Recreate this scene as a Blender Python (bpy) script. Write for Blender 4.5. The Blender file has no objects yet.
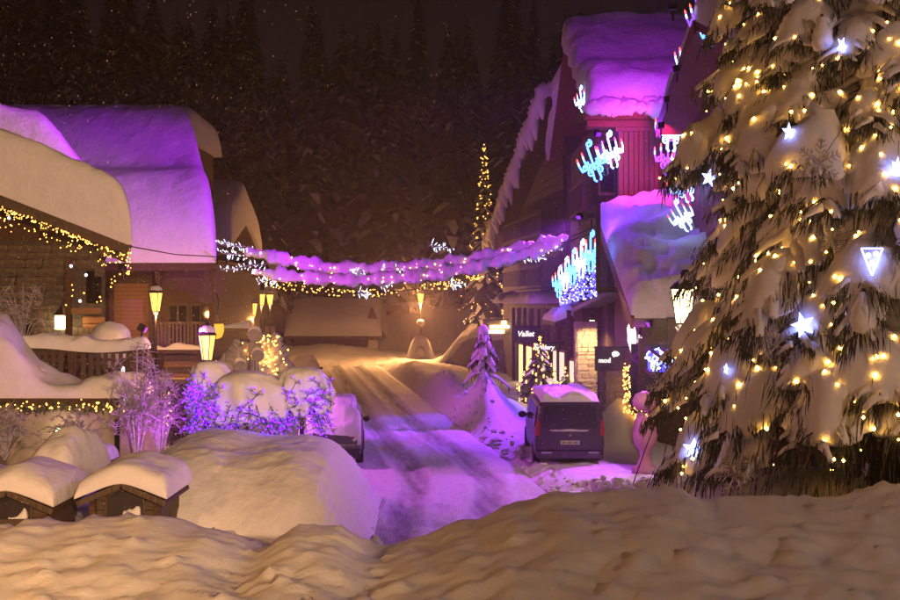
import bpy, bmesh, math, random
from math import sin, cos, pi, radians, sqrt, exp
from mathutils import Vector, Matrix, noise, Euler
random.seed(7)
scene = bpy.context.scene
COL = scene.collection
# ------------------------------------------------------------------ camera, sky, exposure
CAMZ = 4.6
F = 1100.0            # focal length in photograph pixels (900 wide)
cam = bpy.data.cameras.new('camera')
cam.sensor_width = 36; cam.lens = F/900*36; cam.clip_end = 2000; cam.clip_start = 0.1
camo = bpy.data.objects.new('camera', cam); COL.objects.link(camo)
camo.location = (0, 0, CAMZ); camo.rotation_euler = (pi/2, 0, 0)
scene.camera = camo
world = bpy.data.worlds.new('World'); scene.world = world; world.use_nodes = True
wn = world.node_tree.nodes; wl = world.node_tree.links
wbg = wn['Background']
sky = wn.new('ShaderNodeTexSky'); sky.sky_type = 'NISHITA'; sky.sun_disc = False
sky.sun_elevation = radians(-8); sky.sun_rotation = radians(120)
glow = wn.new('ShaderNodeMixRGB'); glow.blend_type = 'ADD'; glow.inputs[0].default_value = 1
glow.inputs[2].default_value = (0.0085, 0.0052, 0.0058, 1)     # low snow cloud lit by the village lamps
dim = wn.new('ShaderNodeMixRGB'); dim.blend_type = 'MULTIPLY'; dim.inputs[0].default_value = 1
dim.inputs[2].default_value = (0.02, 0.02, 0.02, 1)
wl.new(sky.outputs[0], dim.inputs[1]); wl.new(dim.outputs[0], glow.inputs[1]); wl.new(glow.outputs[0], wbg.inputs[0])
wbg.inputs[1].default_value = 1.0
vs = scene.view_settings
vs.view_transform = 'Standard'; vs.look = 'None'; vs.exposure = 0; vs.gamma = 1; vs.use_curve_mapping = False
scene.cycles.max_bounces = 5; scene.cycles.diffuse_bounces = 3; scene.cycles.glossy_bounces = 2
scene.cycles.transmission_bounces = 3; scene.cycles.volume_bounces = 0; scene.cycles.transparent_max_bounces = 6
scene.cycles.sample_clamp_indirect = 3.0
scene.cycles.use_denoising = True
scene.cycles.use_light_tree = True

def P(px, py, Y):
    return Vector(((px-450)/F*Y, Y, CAMZ-(py-300)/F*Y))
def PX(px, Y): return (px-450)/F*Y
def PZ(py, Y): return CAMZ-(py-300)/F*Y
def lerp(a, b, t): return a+(b-a)*t
def sstep(a, b, x):
    t = min(1, max(0, (x-a)/(b-a))); return t*t*(3-2*t)
def interp(tab, x):
    if x <= tab[0][0]: return tab[0][1]
    for (a, b), (c, d) in zip(tab, tab[1:]):
        if x <= c:
            t = (x-a)/(c-a); t = t*t*(3-2*t)
            return lerp(b, d, t)
    return tab[-1][1]
def fbm(x, y, z=0.0, o=4):
    return noise.fractal(Vector((x, y, z)), 0.9, 2.1, o)

# ------------------------------------------------------------------ object helpers
def tag(o, label=None, cat=None, group=None, kind=None):
    if label: o['label'] = label
    if cat: o['category'] = cat
    if group: o['group'] = group
    if kind: o['kind'] = kind
    return o
def thing(name, loc, label, cat, group=None, rz=0):
    o = bpy.data.objects.new(name, None); COL.objects.link(o)
    o.empty_display_size = 0.2
    o.location = loc; o.rotation_euler = (0, 0, rz)
    return tag(o, label, cat, group)
def root_of(o):
    while o.parent: o = o.parent
    return o
def link(name, me, parent=None, loc=None, rot=None, scale=None):
    o = bpy.data.objects.new(name, me); COL.objects.link(o)
    if parent: o.parent = parent
    if loc is not None: o.location = loc
    if rot is not None: o.rotation_euler = rot
    if scale is not None: o.scale = scale
    return o
def copy_tree(o, parent=None):
    c = o.copy(); COL.objects.link(c); c.parent = parent
    for ch in list(o.children): copy_tree(ch, c)
    return c

class MB:
    def __init__(s): s.v = []; s.f = []
    def add(s, vs, fs):
        n = len(s.v); s.v += [tuple(v) for v in vs]; s.f += [tuple(i+n for i in f) for f in fs]; return s
    def box(s, x0, x1, y0, y1, z0, z1):
        return s.add([(x0,y0,z0),(x1,y0,z0),(x1,y1,z0),(x0,y1,z0),(x0,y0,z1),(x1,y0,z1),(x1,y1,z1),(x0,y1,z1)],
                     [(3,2,1,0),(4,5,6,7),(0,1,5,4),(1,2,6,5),(2,3,7,6),(3,0,4,7)])
    def obox(s, c, size, M):
        hx, hy, hz = size[0]/2, size[1]/2, size[2]/2
        M = M.to_3x3(); c = Vector(c)
        vs = [c+M@Vector(p) for p in [(-hx,-hy,-hz),(hx,-hy,-hz),(hx,hy,-hz),(-hx,hy,-hz),(-hx,-hy,hz),(hx,-hy,hz),(hx,hy,hz),(-hx,hy,hz)]]
        return s.add(vs, [(3,2,1,0),(4,5,6,7),(0,1,5,4),(1,2,6,5),(2,3,7,6),(3,0,4,7)])
    def bar(s, a, b, w, h, up=(0,0,1)):
        a = Vector(a); b = Vector(b); d = (b-a); L = d.length; d.normalize()
        u = Vector(up); sd = d.cross(u)
        if sd.length < 1e-4: sd = d.cross(Vector((1,0,0)))
        sd.normalize(); u = sd.cross(d)
        M = Matrix((d, sd, u)).transposed()
        return s.obox((a+b)/2, (L, w, h), M)
    def prism(s, poly, axis, a, b):
        n = len(poly)
        def mk(p, t):
            if axis == 'y': return (p[0], t, p[1])
            if axis == 'x': return (t, p[0], p[1])
            return (p[0], p[1], t)
        vs = [mk(p, a) for p in poly]+[mk(p, b) for p in poly]
        fs = [tuple(range(n)), tuple(range(2*n-1, n-1, -1))]+[(i, i+n, (i+1) % n+n, (i+1) % n) for i in range(n)]
        return s.add(vs, fs)
    def tube(s, pts, r, n=6, cap=True):
        pts = [Vector(p) for p in pts]; m = len(pts)
        rs = r if isinstance(r, (list, tuple)) else [r]*m
        ref = Vector((0.13, 0.29, 1)); vs = []
        for i, p in enumerate(pts):
            t = (pts[min(i+1, m-1)]-pts[max(i-1, 0)])
            if t.length < 1e-7: t = Vector((0, 0, 1))
            t.normalize(); a = t.cross(ref)
            if a.length < 1e-3: a = t.cross(Vector((1, 0, 0)))
            a.normalize(); b = t.cross(a)
            for k in range(n):
                q = 2*pi*k/n
                vs.append(p+(a*cos(q)+b*sin(q))*rs[i])
        fs = [(i*n+k, i*n+(k+1) % n, (i+1)*n+(k+1) % n, (i+1)*n+k) for i in range(m-1) for k in range(n)]
        if cap: fs += [tuple(range(n-1, -1, -1)), tuple((m-1)*n+k for k in range(n))]
        return s.add(vs, fs)
    def lathe(s, prof, c=(0,0,0), n=16):
        c = Vector(c); vs = []; m = len(prof)
        for r, z in prof:
            for k in range(n):
                q = 2*pi*k/n; vs.append(c+Vector((r*cos(q), r*sin(q), z)))
        fs = [(i*n+k, i*n+(k+1) % n, (i+1)*n+(k+1) % n, (i+1)*n+k) for i in range(m-1) for k in range(n)]
        fs += [tuple(range(n-1, -1, -1)), tuple((m-1)*n+k for k in range(n))]
        return s.add(vs, fs)
    def octa(s, c, r):
        x, y, z = c
        return s.add([(x+r,y,z),(x,y+r,z),(x-r,y,z),(x,y-r,z),(x,y,z+r),(x,y,z-r)],
                     [(0,1,4),(1,2,4),(2,3,4),(3,0,4),(1,0,5),(2,1,5),(3,2,5),(0,3,5)])
    def blob(s, c, rx, ry, rz, seed=0, amp=0.12, nu=16, nv=10, freq=1.0):
        c = Vector(c); vs = []
        for j in range(nv+1):
            th = pi*j/nv
            for i in range(nu):
                ph = 2*pi*i/nu
                d = Vector((sin(th)*cos(ph), sin(th)*sin(ph), cos(th)))
                k = 1+amp*noise.fractal(d*1.7*freq+Vector((seed*3.1, seed*1.7, 0)), 0.9, 2.0, 4)
                vs.append(c+Vector((d.x*rx*k, d.y*ry*k, d.z*rz*k)))
        fs = [(j*nu+i, (j+1)*nu+i, (j+1)*nu+(i+1) % nu, j*nu+(i+1) % nu) for j in range(nv) for i in range(nu)]
        return s.add(vs, fs)
    def grid(s, fn, nu, nv):
        vs = [fn(i/nu, j/nv) for j in range(nv+1) for i in range(nu+1)]
        fs = [(j*(nu+1)+i, j*(nu+1)+i+1, (j+1)*(nu+1)+i+1, (j+1)*(nu+1)+i) for j in range(nv) for i in range(nu)]
        return s.add(vs, fs)
    def mesh(s, name, mat, smooth=False, off=None, recalc=True, weld=False):
        me = bpy.data.meshes.new(name)
        vs = s.v if off is None else [(v[0]-off[0], v[1]-off[1], v[2]-off[2]) for v in s.v]
        me.from_pydata(vs, [], s.f)
        if recalc or weld:
            bm = bmesh.new(); bm.from_mesh(me)
            if weld: bmesh.ops.remove_doubles(bm, verts=bm.verts, dist=1e-4)
            if recalc: bmesh.ops.recalc_face_normals(bm, faces=bm.faces)
            bm.to_mesh(me); bm.free()
        if smooth: me.polygons.foreach_set('use_smooth', [True]*len(me.polygons))
        me.materials.append(mat); me.update()
        return me
    def build(s, name, mat, parent=None, smooth=False, bevel=0, recalc=True, weld=False, label=None, kind=None):
        off = root_of(parent).location if parent else None
        o = link(name, s.mesh(name, mat, smooth, off, recalc, weld), parent)
        if bevel:
            m = o.modifiers.new('bevel', 'BEVEL'); m.width = bevel; m.segments = 2; m.limit_method = 'ANGLE'
        if label: o['label'] = label
        if kind: o['kind'] = kind
        return o

def snow_sheet(mb, base, T, nu=40, nv=24, kx=6, ky=6, amp=0.12, fr=0.6, seed=0, q=0.4, up=Vector((0,0,1)), bulge=0.0):
    """thick rounded snow cover over base(u,v); closed below.  T may be a function of (u,v)."""
    top = []; bot = []
    for j in range(nv+1):
        v = 0.5-0.5*cos(pi*j/nv)
        for i in range(nu+1):
            u = 0.5-0.5*cos(pi*i/nu)
            b = Vector(base(u, v)); t = T(u, v) if callable(T) else T
            e = (max(0, 1-abs(2*u-1)**kx)*max(0, 1-abs(2*v-1)**ky))**q
            n = fbm(b.x*fr+seed, b.y*fr, b.z*fr)*amp+fbm(b.x*fr*3.1, b.y*fr*3.1+seed, b.z*fr*3)*amp*0.3
            p = b+up*(t*e*(1+n*0.6)+n*min(1, e*1.5)*0.5)
            top.append(p); bot.append(b)
    w = nu+1
    fs = [(j*w+i, j*w+i+1, (j+1)*w+i+1, (j+1)*w+i) for j in range(nv) for i in range(nu)]
    mb.add(top, fs)
    mb.add([b-up*0.02 for b in bot], [tuple(reversed(f)) for f in fs])
    n0 = len(mb.v)-2*len(top); n1 = n0+len(top)
    edge = [i for i in range(nu)]
    rim = []
    for i in range(nu): rim.append((i, i+1)); rim.append((nv*w+i+1, nv*w+i))
    for j in range(nv): rim.append(((j+1)*w, j*w)); rim.append((j*w+nu, (j+1)*w+nu))
    mb.f += [(n0+a, n1+a, n1+b, n0+b) for a, b in rim]
    return mb
def snow_tube(mb, pts, w, h, seed=0, n=12, amp=0.25, fr=2.2, sag=0.35):
    """pillow of snow lying along a line: half width w(t), height h(t)"""
    m = len(pts); vs = []
    for i, p in enumerate(pts):
        p = Vector(p); t = i/(m-1)
        d = Vector(pts[min(i+1, m-1)])-Vector(pts[max(i-1, 0)]); d.z = 0
        if d.length < 1e-6: d = Vector((1, 0, 0))
        d.normalize(); sd = Vector((-d.y, d.x, 0))
        for k in range(n):
            q = 2*pi*k/n; c, s_ = cos(q), sin(q)
            zz = h(t)*s_ if s_ > 0 else h(t)*sag*s_
            zz -= w(t)*0.35*abs(c)**2
            v = p+sd*(w(t)*c)+Vector((0, 0, zz))
            a = 1+amp*noise.fractal(v*fr+Vector((seed*5.3, seed, 0)), 0.9, 2.0, 3)
            vs.append(p+(v-p)*a)
    fs = [(i*n+k, i*n+(k+1) % n, (i+1)*n+(k+1) % n, (i+1)*n+k) for i in range(m-1) for k in range(n)]
    fs += [tuple(range(n-1, -1, -1)), tuple((m-1)*n+k for k in range(n))]
    return mb.add(vs, fs)
# ------------------------------------------------------------------ materials
def newmat(name):
    m = bpy.data.materials.new(name); m.use_nodes = True
    nt = m.node_tree; b = nt.nodes['Principled BSDF']
    return m, nt, b
def rgba(c): return (c[0], c[1], c[2], 1)
def surf(name, c1, c2=None, scale=6, rough=0.7, bump=0.3, bscale=None, stretch=(1,1,1), detail=5, metal=0, spec=0.3, dist=0.02, gen=False):
    m, nt, b = newmat(name)
    tc = nt.nodes.new('ShaderNodeTexCoord'); mp = nt.nodes.new('ShaderNodeMapping'); mp.inputs['Scale'].default_value = stretch
    nt.links.new(tc.outputs['Object'], mp.inputs[0])
    n = nt.nodes.new('ShaderNodeTexNoise'); n.inputs['Scale'].default_value = scale; n.inputs['Detail'].default_value = detail
    nt.links.new(mp.outputs[0], n.inputs['Vector'])
    r = nt.nodes.new('ShaderNodeValToRGB'); r.color_ramp.elements[0].position = 0.32; r.color_ramp.elements[1].position = 0.68
    r.color_ramp.elements[0].color = rgba(c1); r.color_ramp.elements[1].color = rgba(c2 or c1)
    nt.links.new(n.outputs[0], r.inputs[0]); nt.links.new(r.outputs[0], b.inputs['Base Color'])
    b.inputs['Roughness'].default_value = rough; b.inputs['Metallic'].default_value = metal
    b.inputs['Specular IOR Level'].default_value = spec
    if bump:
        n2 = nt.nodes.new('ShaderNodeTexNoise'); n2.inputs['Scale'].default_value = bscale or scale*4; n2.inputs['Detail'].default_value = 6
        nt.links.new(mp.outputs[0], n2.inputs['Vector'])
        bp = nt.nodes.new('ShaderNodeBump'); bp.inputs['Strength'].default_value = bump; bp.inputs['Distance'].default_value = dist
        nt.links.new(n2.outputs[0], bp.inputs['Height']); nt.links.new(bp.outputs[0], b.inputs['Normal'])
    return m
def snowmat(name, c=(0.80, 0.80, 0.82), b1=(3.0, 0.08, 0.5), b2=(22, 0.012, 0.5)):
    m, nt, b = newmat(name)
    tc = nt.nodes.new('ShaderNodeNewGeometry')
    n1 = nt.nodes.new('ShaderNodeTexNoise'); n1.inputs['Scale'].default_value = b1[0]; n1.inputs['Detail'].default_value = 4
    n2 = nt.nodes.new('ShaderNodeTexNoise'); n2.inputs['Scale'].default_value = b2[0]; n2.inputs['Detail'].default_value = 5
    for n in (n1, n2): nt.links.new(tc.outputs['Position'], n.inputs['Vector'])
    p1 = nt.nodes.new('ShaderNodeBump'); p1.inputs['Distance'].default_value = b1[1]; p1.inputs['Strength'].default_value = b1[2]
    p2 = nt.nodes.new('ShaderNodeBump'); p2.inputs['Distance'].default_value = b2[1]; p2.inputs['Strength'].default_value = b2[2]
    nt.links.new(n1.outputs[0], p1.inputs['Height']); nt.links.new(n2.outputs[0], p2.inputs['Height'])
    nt.links.new(p1.outputs[0], p2.inputs['Normal']); nt.links.new(p2.outputs[0], b.inputs['Normal'])
    r = nt.nodes.new('ShaderNodeValToRGB'); r.color_ramp.elements[0].position = 0.3; r.color_ramp.elements[1].position = 0.7
    r.color_ramp.elements[0].color = rgba([x*0.93 for x in c]); r.color_ramp.elements[1].color = rgba(c)
    nt.links.new(n1.outputs[0], r.inputs[0]); nt.links.new(r.outputs[0], b.inputs['Base Color'])
    b.inputs['Roughness'].default_value = 0.75; b.inputs['Specular IOR Level'].default_value = 0.2
    return m
def emit(name, c, s):
    m, nt, b = newmat(name)
    b.inputs['Base Color'].default_value = rgba([min(1, x)*0.5 for x in c]); b.inputs['Emission Color'].default_value = rgba(c)
    b.inputs['Emission Strength'].default_value = s; b.inputs['Roughness'].default_value = 0.3
    return m
def plain(name, c, rough=0.5, metal=0, spec=0.4):
    return surf(name, [x*0.85 for x in c], [min(1, x*1.1) for x in c], 9, rough, 0.08, 40, metal=metal, spec=spec, dist=0.005)

SNOW = snowmat('snow', b1=(3.4, 0.07, 0.5), b2=(15, 0.02, 0.6))
SNOWR = snowmat('roof_snow', b1=(1.8, 0.14, 0.6), b2=(8, 0.045, 0.7))
SNOWT = snowmat('clinging_snow', b1=(9, 0.03, 0.5), b2=(60, 0.005, 0.5))
SNOWG = snowmat('ploughed_snow', c=(0.72, 0.72, 0.74), b1=(5, 0.09, 0.8), b2=(26, 0.03, 0.8))
SNOWP = snowmat('trodden_snow', c=(0.78, 0.78, 0.79), b1=(2.2, 0.05, 0.4), b2=(24, 0.012, 0.6))
WOOD = surf('dark_timber', (0.045, 0.026, 0.014), (0.11, 0.06, 0.03), 5, 0.75, 0.4, 20, (1, 1, 6))
WOODH = surf('larch_board', (0.22, 0.11, 0.045), (0.36, 0.20, 0.09), 4, 0.65, 0.35, 18, (1.5, 1, 12))
WOODR = surf('painted_timber', (0.16, 0.05, 0.045), (0.25, 0.09, 0.07), 4, 0.6, 0.35, 18, (6, 6, 1))
WOODG = surf('weathered_timber', (0.06, 0.045, 0.032), (0.13, 0.095, 0.06), 5, 0.8, 0.4, 20, (8, 8, 1))
STONE = surf('field_stone', (0.06, 0.05, 0.038), (0.15, 0.125, 0.095), 3, 0.85, 0.5, 14)
STONE2 = surf('pale_stone', (0.30, 0.24, 0.16), (0.48, 0.40, 0.28), 5, 0.85, 0.5, 16)
STONE3 = surf('grey_stone', (0.16, 0.15, 0.14), (0.27, 0.25, 0.23), 4, 0.85, 0.5, 16)
MORTAR = surf('mortar', (0.05, 0.043, 0.035), (0.09, 0.08, 0.065), 6, 0.95, 0.4, 30)
PLASTER = surf('plaster', (0.26, 0.22, 0.18), (0.36, 0.31, 0.26), 2, 0.9, 0.25, 25)
METAL = plain('black_iron', (0.018, 0.017, 0.017), 0.45, 0.6)
METALG = plain('grey_metal', (0.32, 0.31, 0.32), 0.45, 0.3)
BARK = surf('bark', (0.035, 0.024, 0.016), (0.09, 0.062, 0.042), 8, 0.9, 0.7, 30, (1, 1, 0.3))
NEEDLE = surf('fir_needle', (0.018, 0.028, 0.010), (0.10, 0.10, 0.05), 11, 0.6, 0)
NEEDLEF = surf('far_fir_needle', (0.012, 0.02, 0.010), (0.03, 0.04, 0.018), 2, 0.7, 0)
TWIG = surf('frosted_twig', (0.20, 0.18, 0.18), (0.48, 0.46, 0.48), 12, 0.8, 0)
GLASSD = plain('dark_glass', (0.003, 0.003, 0.003), 0.06, 0, 0.5)
VANP = plain('van_paint', (0.055, 0.042, 0.06), 0.22, 0.5, 0.6)
CARP = plain('car_paint', (0.10, 0.10, 0.11), 0.35, 0.3, 0.5)
TYRE = plain('tyre_rubber', (0.012, 0.012, 0.012), 0.85)
CHROME = plain('chrome', (0.55, 0.55, 0.56), 0.2, 1.0)
REDL = plain('tail_light', (0.35, 0.012, 0.015), 0.2)
PLATE = plain('plate', (0.55, 0.52, 0.42), 0.5)
SIGNB = plain('sign_board', (0.03, 0.026, 0.026), 0.5)
SIGNR = plain('maroon_board', (0.06, 0.018, 0.014), 0.5)
SIGNY = plain('ochre_board', (0.24, 0.17, 0.07), 0.6)
ICEGLASS = plain('frosted_glass', (0.55, 0.5, 0.45), 0.4)
URN = surf('fibreglass_urn', (0.50, 0.20, 0.42), (0.62, 0.27, 0.52), 4, 0.5, 0.1)
FLAKE = plain('silver_glitter', (0.50, 0.46, 0.46), 0.35, 0.4)
LAMP = emit('sodium_lamp', (1.0, 0.48, 0.085), 2.9)
LAMPW = emit('warm_lamp', (1.0, 0.72, 0.34), 14)
BULB = emit('warm_bulb', (1.0, 0.43, 0.075), 8)
BULBT = emit('tree_bulb', (1.0, 0.46, 0.07), 55)
BULBP = emit('pink_bulb', (1.0, 0.42, 0.22), 7)
LEDW = emit('white_led', (0.80, 0.84, 1.0), 2.2)
LEDB = emit('blue_led', (0.11, 0.006, 1.0), 9)
STARM = emit('star_light', (0.30, 0.36, 1.0), 9)
CYAN = emit('cyan_rope_light', (0.06, 0.22, 1.0), 7)
ICE = emit('ice_rope_light', (0.30, 0.46, 1.0), 6)
FLAME = emit('flame_light', (1.0, 0.09, 0.07), 4)
MAGR = emit('magenta_rope_light', (0.30, 0.10, 1.0), 1.5)
NETB = emit('blue_net_light', (0.06, 0.05, 1.0), 6)
SHOP = emit('shop_window_light', (1.0, 0.66, 0.27), 1.7)
SHOPC = emit('shop_window_cool', (0.95, 0.86, 0.62), 1.0)
SIGNW = emit('white_letter', (1.0, 0.90, 0.80), 1.5)
SIGNWD = emit('dim_letter', (0.95, 0.80, 0.66), 0.75)
SIGNBL = emit('blue_letter', (0.22, 0.22, 1.0), 4)
YELL = emit('yellow_shade', (1.0, 0.62, 0.05), 0.9)
PANELB = emit('neon_panel', (0.10, 0.08, 1.0), 1.6)
PANELM = surf('violet_frame', (0.22, 0.02, 0.30), (0.30, 0.04, 0.40), 3, 0.5, 0)
WINL = emit('lit_pane', (1.0, 0.55, 0.16), 0.5)

# shared piece meshes
def unit_box(name, mat, bev=0.0):
    bm = bmesh.new(); bmesh.ops.create_cube(bm, size=1)
    if bev: bmesh.ops.bevel(bm, geom=list(bm.edges), offset=bev, segments=1, affect='EDGES')
    me = bpy.data.meshes.new(name); bm.to_mesh(me); bm.free(); me.materials.append(mat); return me
def stone_mesh(name, mat, seed):
    bm = bmesh.new(); bmesh.ops.create_cube(bm, size=1)
    bmesh.ops.bevel(bm, geom=list(bm.edges), offset=0.12, segments=1, affect='EDGES')
    rnd = random.Random(seed)
    for v in bm.verts: v.co += Vector((rnd.uniform(-.07, .07), rnd.uniform(-.07, .07), rnd.uniform(-.07, .07)))
    me = bpy.data.meshes.new(name); bm.to_mesh(me); bm.free(); me.materials.append(mat); return me
_ub = {}
def plank(parent, x0, x1, y0, y1, z0, z1, mat=WOOD, name='plank', rz=0):
    if mat.name not in _ub: _ub[mat.name] = unit_box('board_'+mat.name, mat, 0.04)
    off = root_of(parent).location
    c = Vector(((x0+x1)/2, (y0+y1)/2, (z0+z1)/2))-off
    return link(name, _ub[mat.name], parent, c, (0, 0, rz), (abs(x1-x0), abs(y1-y0), abs(z1-z0)))
_st = {}
def stones(parent, a, ux, w, h, depth, mat, size=(0.42, 0.2), seed=1, name='stone', limit=300, skip=None):
    """courses of separate stones on a wall face: a = lower corner, ux = direction along the wall (unit, horizontal)"""
    if mat.name not in _st: _st[mat.name] = [stone_mesh('stone_'+mat.name, mat, s) for s in range(4)]
    rnd = random.Random(seed); off = root_of(parent).location
    ux = Vector(ux).normalized(); rz = math.atan2(ux.y, ux.x); z = 0; n = 0
    while z < h-0.02:
        hh = min(size[1]*rnd.uniform(0.7, 1.35), h-z); x = -rnd.uniform(0, size[0]*0.4)
        if h-z-hh < size[1]*0.4: hh = h-z
        while x < w:
            ww = size[0]*rnd.uniform(0.55, 1.5); x0 = max(0, x); x1 = min(w, x+ww)
            if x1-x0 > 0.05 and n < limit:
                c = Vector(a)+ux*((x0+x1)/2)+Vector((0, 0, z+hh/2))
                if not (skip and skip(c)):
                    link(name, rnd.choice(_st[mat.name]), parent, c-off, (rnd.uniform(-.03, .03), rnd.uniform(-.03, .03), rz+rnd.uniform(-.04, .04)),
                         ((x1-x0)*1.0, depth*rnd.uniform(0.8, 1.3), hh*1.0)); n += 1
            x += ww
        z += hh
def bulb_mesh(mb, pts, r, rnd=None):
    for p in pts: mb.octa(p, r*(rnd.uniform(0.75, 1.25) if rnd else 1))
    return mb
def light_string(name, label, pts, mat, r, wire=None, group=None, cat='string lights', wr=0.008, wmat=None, vary=None):
    base = Vector(pts[0]); t = thing(name, base, label, cat, group)
    rnd = random.Random(len(pts))
    bm2 = MB()
    if vary:
        for p in pts: bm2.octa(p, r*rnd.uniform(*vary))
    else: bulb_mesh(bm2, pts, r, rnd)
    bm2.build('bulb_chain', mat, t, recalc=False, kind='stuff')
    if wire: MB().tube(wire, wr, 4).build('wire', wmat or METAL, t)
    return t
def spot(parent, loc, target, energy, color, size, blend=0.6, radius=0.15):
    l = bpy.data.lights.new('flood_lamp', 'SPOT'); l.energy = energy; l.color = color; l.spot_size = radians(size); l.spot_blend = blend; l.shadow_soft_size = radius
    o = bpy.data.objects.new('flood_lamp', l); COL.objects.link(o)
    o.rotation_euler = (Vector(target)-Vector(loc)).to_track_quat('-Z', 'Y').to_euler()
    if parent: o.parent = parent; o.location = Vector(loc)-root_of(parent).location
    else: o.location = loc
    return o
def point(parent, loc, energy, color, radius=0.12):
    l = bpy.data.lights.new('lamp_light', 'POINT'); l.energy = energy; l.color = color; l.shadow_soft_size = radius
    o = bpy.data.objects.new('lamp_light', l); COL.objects.link(o); o.parent = parent
    o.location = Vector(loc)-root_of(parent).location
    return o
SODIUM = (1.0, 0.43, 0.13)
# ------------------------------------------------------------------ ground, road, banks
CREST = [(px_, py_) for px_, py_ in ((-300,520),(0,531),(28,521),(62,526),(100,523),(150,521),(205,531),(262,549),(300,528),(332,529),(378,550),
         (420,540),(470,524),(520,508),(560,498),(640,488),(672,489),(705,502),(735,500),(775,499),(830,497),(900,486),(1200,470))]
CREST_X = [((a-450)/F*13.5, CAMZ-(b-300)/F*13.5) for a, b in CREST]
def Xc(y): return 0.3-0.145*(min(y, 78)-25)
BUMPS = [  # x, y, height, sx, sy
    (1.25, 40, 1.25, 0.75, 2.2), (0.7, 43, 0.5, 1.7, 3.5), (2.95, 23.2, 0.75, 0.75, 1.3), (3.6, 21.2, 0.55, 0.9, 1.2), (5.3, 35.0, 1.6, 0.75, 1.6),
    (-0.2, 52, 0.7, 1.2, 7), (-2.4, 63, 0.6, 1.6, 6), (-6.2, 30, 0.35, 1.2, 3), (-9.8, 62, 0.6, 2.0, 8), (-9.6, 88, 0.7, 4.5, 4), (-20, 84, 1.0, 7, 7),
    (-3.6, 16.4, 0.35, 1.0, 0.8), (4.2, 17.5, 0.7, 2.2, 1.6)]
def ground_h(x, y):
    s = x-Xc(y)
    far = 0.0
    if y > 96: far = (y-96)*0.42
    far += max(0, -x-26)*0.28+max(0, x-24)*0.28
    hs = .12+.33*max(sstep(37, 41, y), sstep(24, 20, y)) if s > 0 else .45
    base = -.16+(.16+hs)*sstep(2.0, 3.6, abs(s)) if y < 78 else 0.25
    if s > 0: base += sstep(2.4, 4.6, s)*(1-sstep(20, 29, y))*1.05
    if s < 0: base += sstep(3.0, 6.0, -s)*(1-sstep(17, 24, y))*0.35
    rim = 0.10*exp(-((abs(s)-2.55)/0.45)**2) if y < 72 else 0
    keep = sstep(2.0, 3.1, abs(s)) if y < 78 else 1
    for bx_, by_, h, sx, sy in BUMPS:
        base += keep*h*exp(-((x-bx_)/sx)**2-((y-by_)/sy)**2)
    z = base+rim+far
    cr = interp(CREST_X, x)
    if y < 13.5:
        lo = min(cr+.04, 1.60+0.02*x)
        z = cr-(cr-lo)*sstep(0.0, 3.2, 13.5-y)
    elif y < 19:
        z = cr+(z-cr)*sstep(0.0, 3.6, y-13.5)
    rough = 1.0-0.85*(sstep(2.6, 1.9, abs(s)) if 17 < y < 75 else 0)
    n = fbm(x*0.55, y*0.55, 3.1)*0.13+fbm(x*1.9, y*1.9, 7.7)*(0.055 if y > 19 else .025)
    if y < 19:
        k = 0.5+0.5*sstep(11.5, 13.3, y)
        n = n*0.55+(abs(fbm(x*0.7, y*0.5, 12.0))*-0.08+0.02)*(1-0.65*sstep(12.6, 13.5, y))
        n += fbm(x*4.2, y*3.2, 1.3, 3)*0.045*(1-sstep(11.6, 13.0, y))+max(0, fbm(x*3.1, y*2.4, 5.0, 4)-0.25)*0.14*(1-sstep(12.0, 13.2, y))
    else:
        b = exp(-((abs(s)-2.8)/0.8)**2)
        n += b*max(0, fbm(x*4.0, y*4.0, 2.2, 5))*0.16
    if (x-3.2)**2/2.2+(y-22.4)**2/3.5 < 1.6: n += max(0, fbm(x*3.5, y*3.5, 9.2, 4))*0.2
    if 9 < y < 24: n += fbm(x*7.5, y*5.5, 4.4, 3)*0.018+fbm(x*2.4, y*2.0, 6.4, 4)*.012*sstep(-1.5, 1.5, x)+max(0, fbm(x*5.5, y*5.5, 14.4, 4)-.35)*.10
    return z+n*rough
def steps(*segs):
    out = []
    for a, b, st in segs:
        n = max(1, round((b-a)/st)); out += [a+(b-a)*i/n for i in range(n)]
    return out+[segs[-1][1]]
gx = steps((-95,-16,5.5),(-16,-9,0.3),(-9,8,0.085),(8,14,0.3),(14,95,6))
gy = steps((-60,8,4),(8,10.4,0.3),(10.4,19,0.07),(19,34,0.14),(34,56,0.3),(56,100,0.8),(100,200,5))
mb = MB(); w_ = len(gx)
mb.v = [(x, y, ground_h(x, y)) for y in gy for x in gx]
mb.f = [(j*w_+i, j*w_+i+1, (j+1)*w_+i+1, (j+1)*w_+i) for j in range(len(gy)-1) for i in range(w_-1)]
ground = mb.build('snow_ground', SNOWP, smooth=True, recalc=False); ground['kind'] = 'structure'

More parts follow.
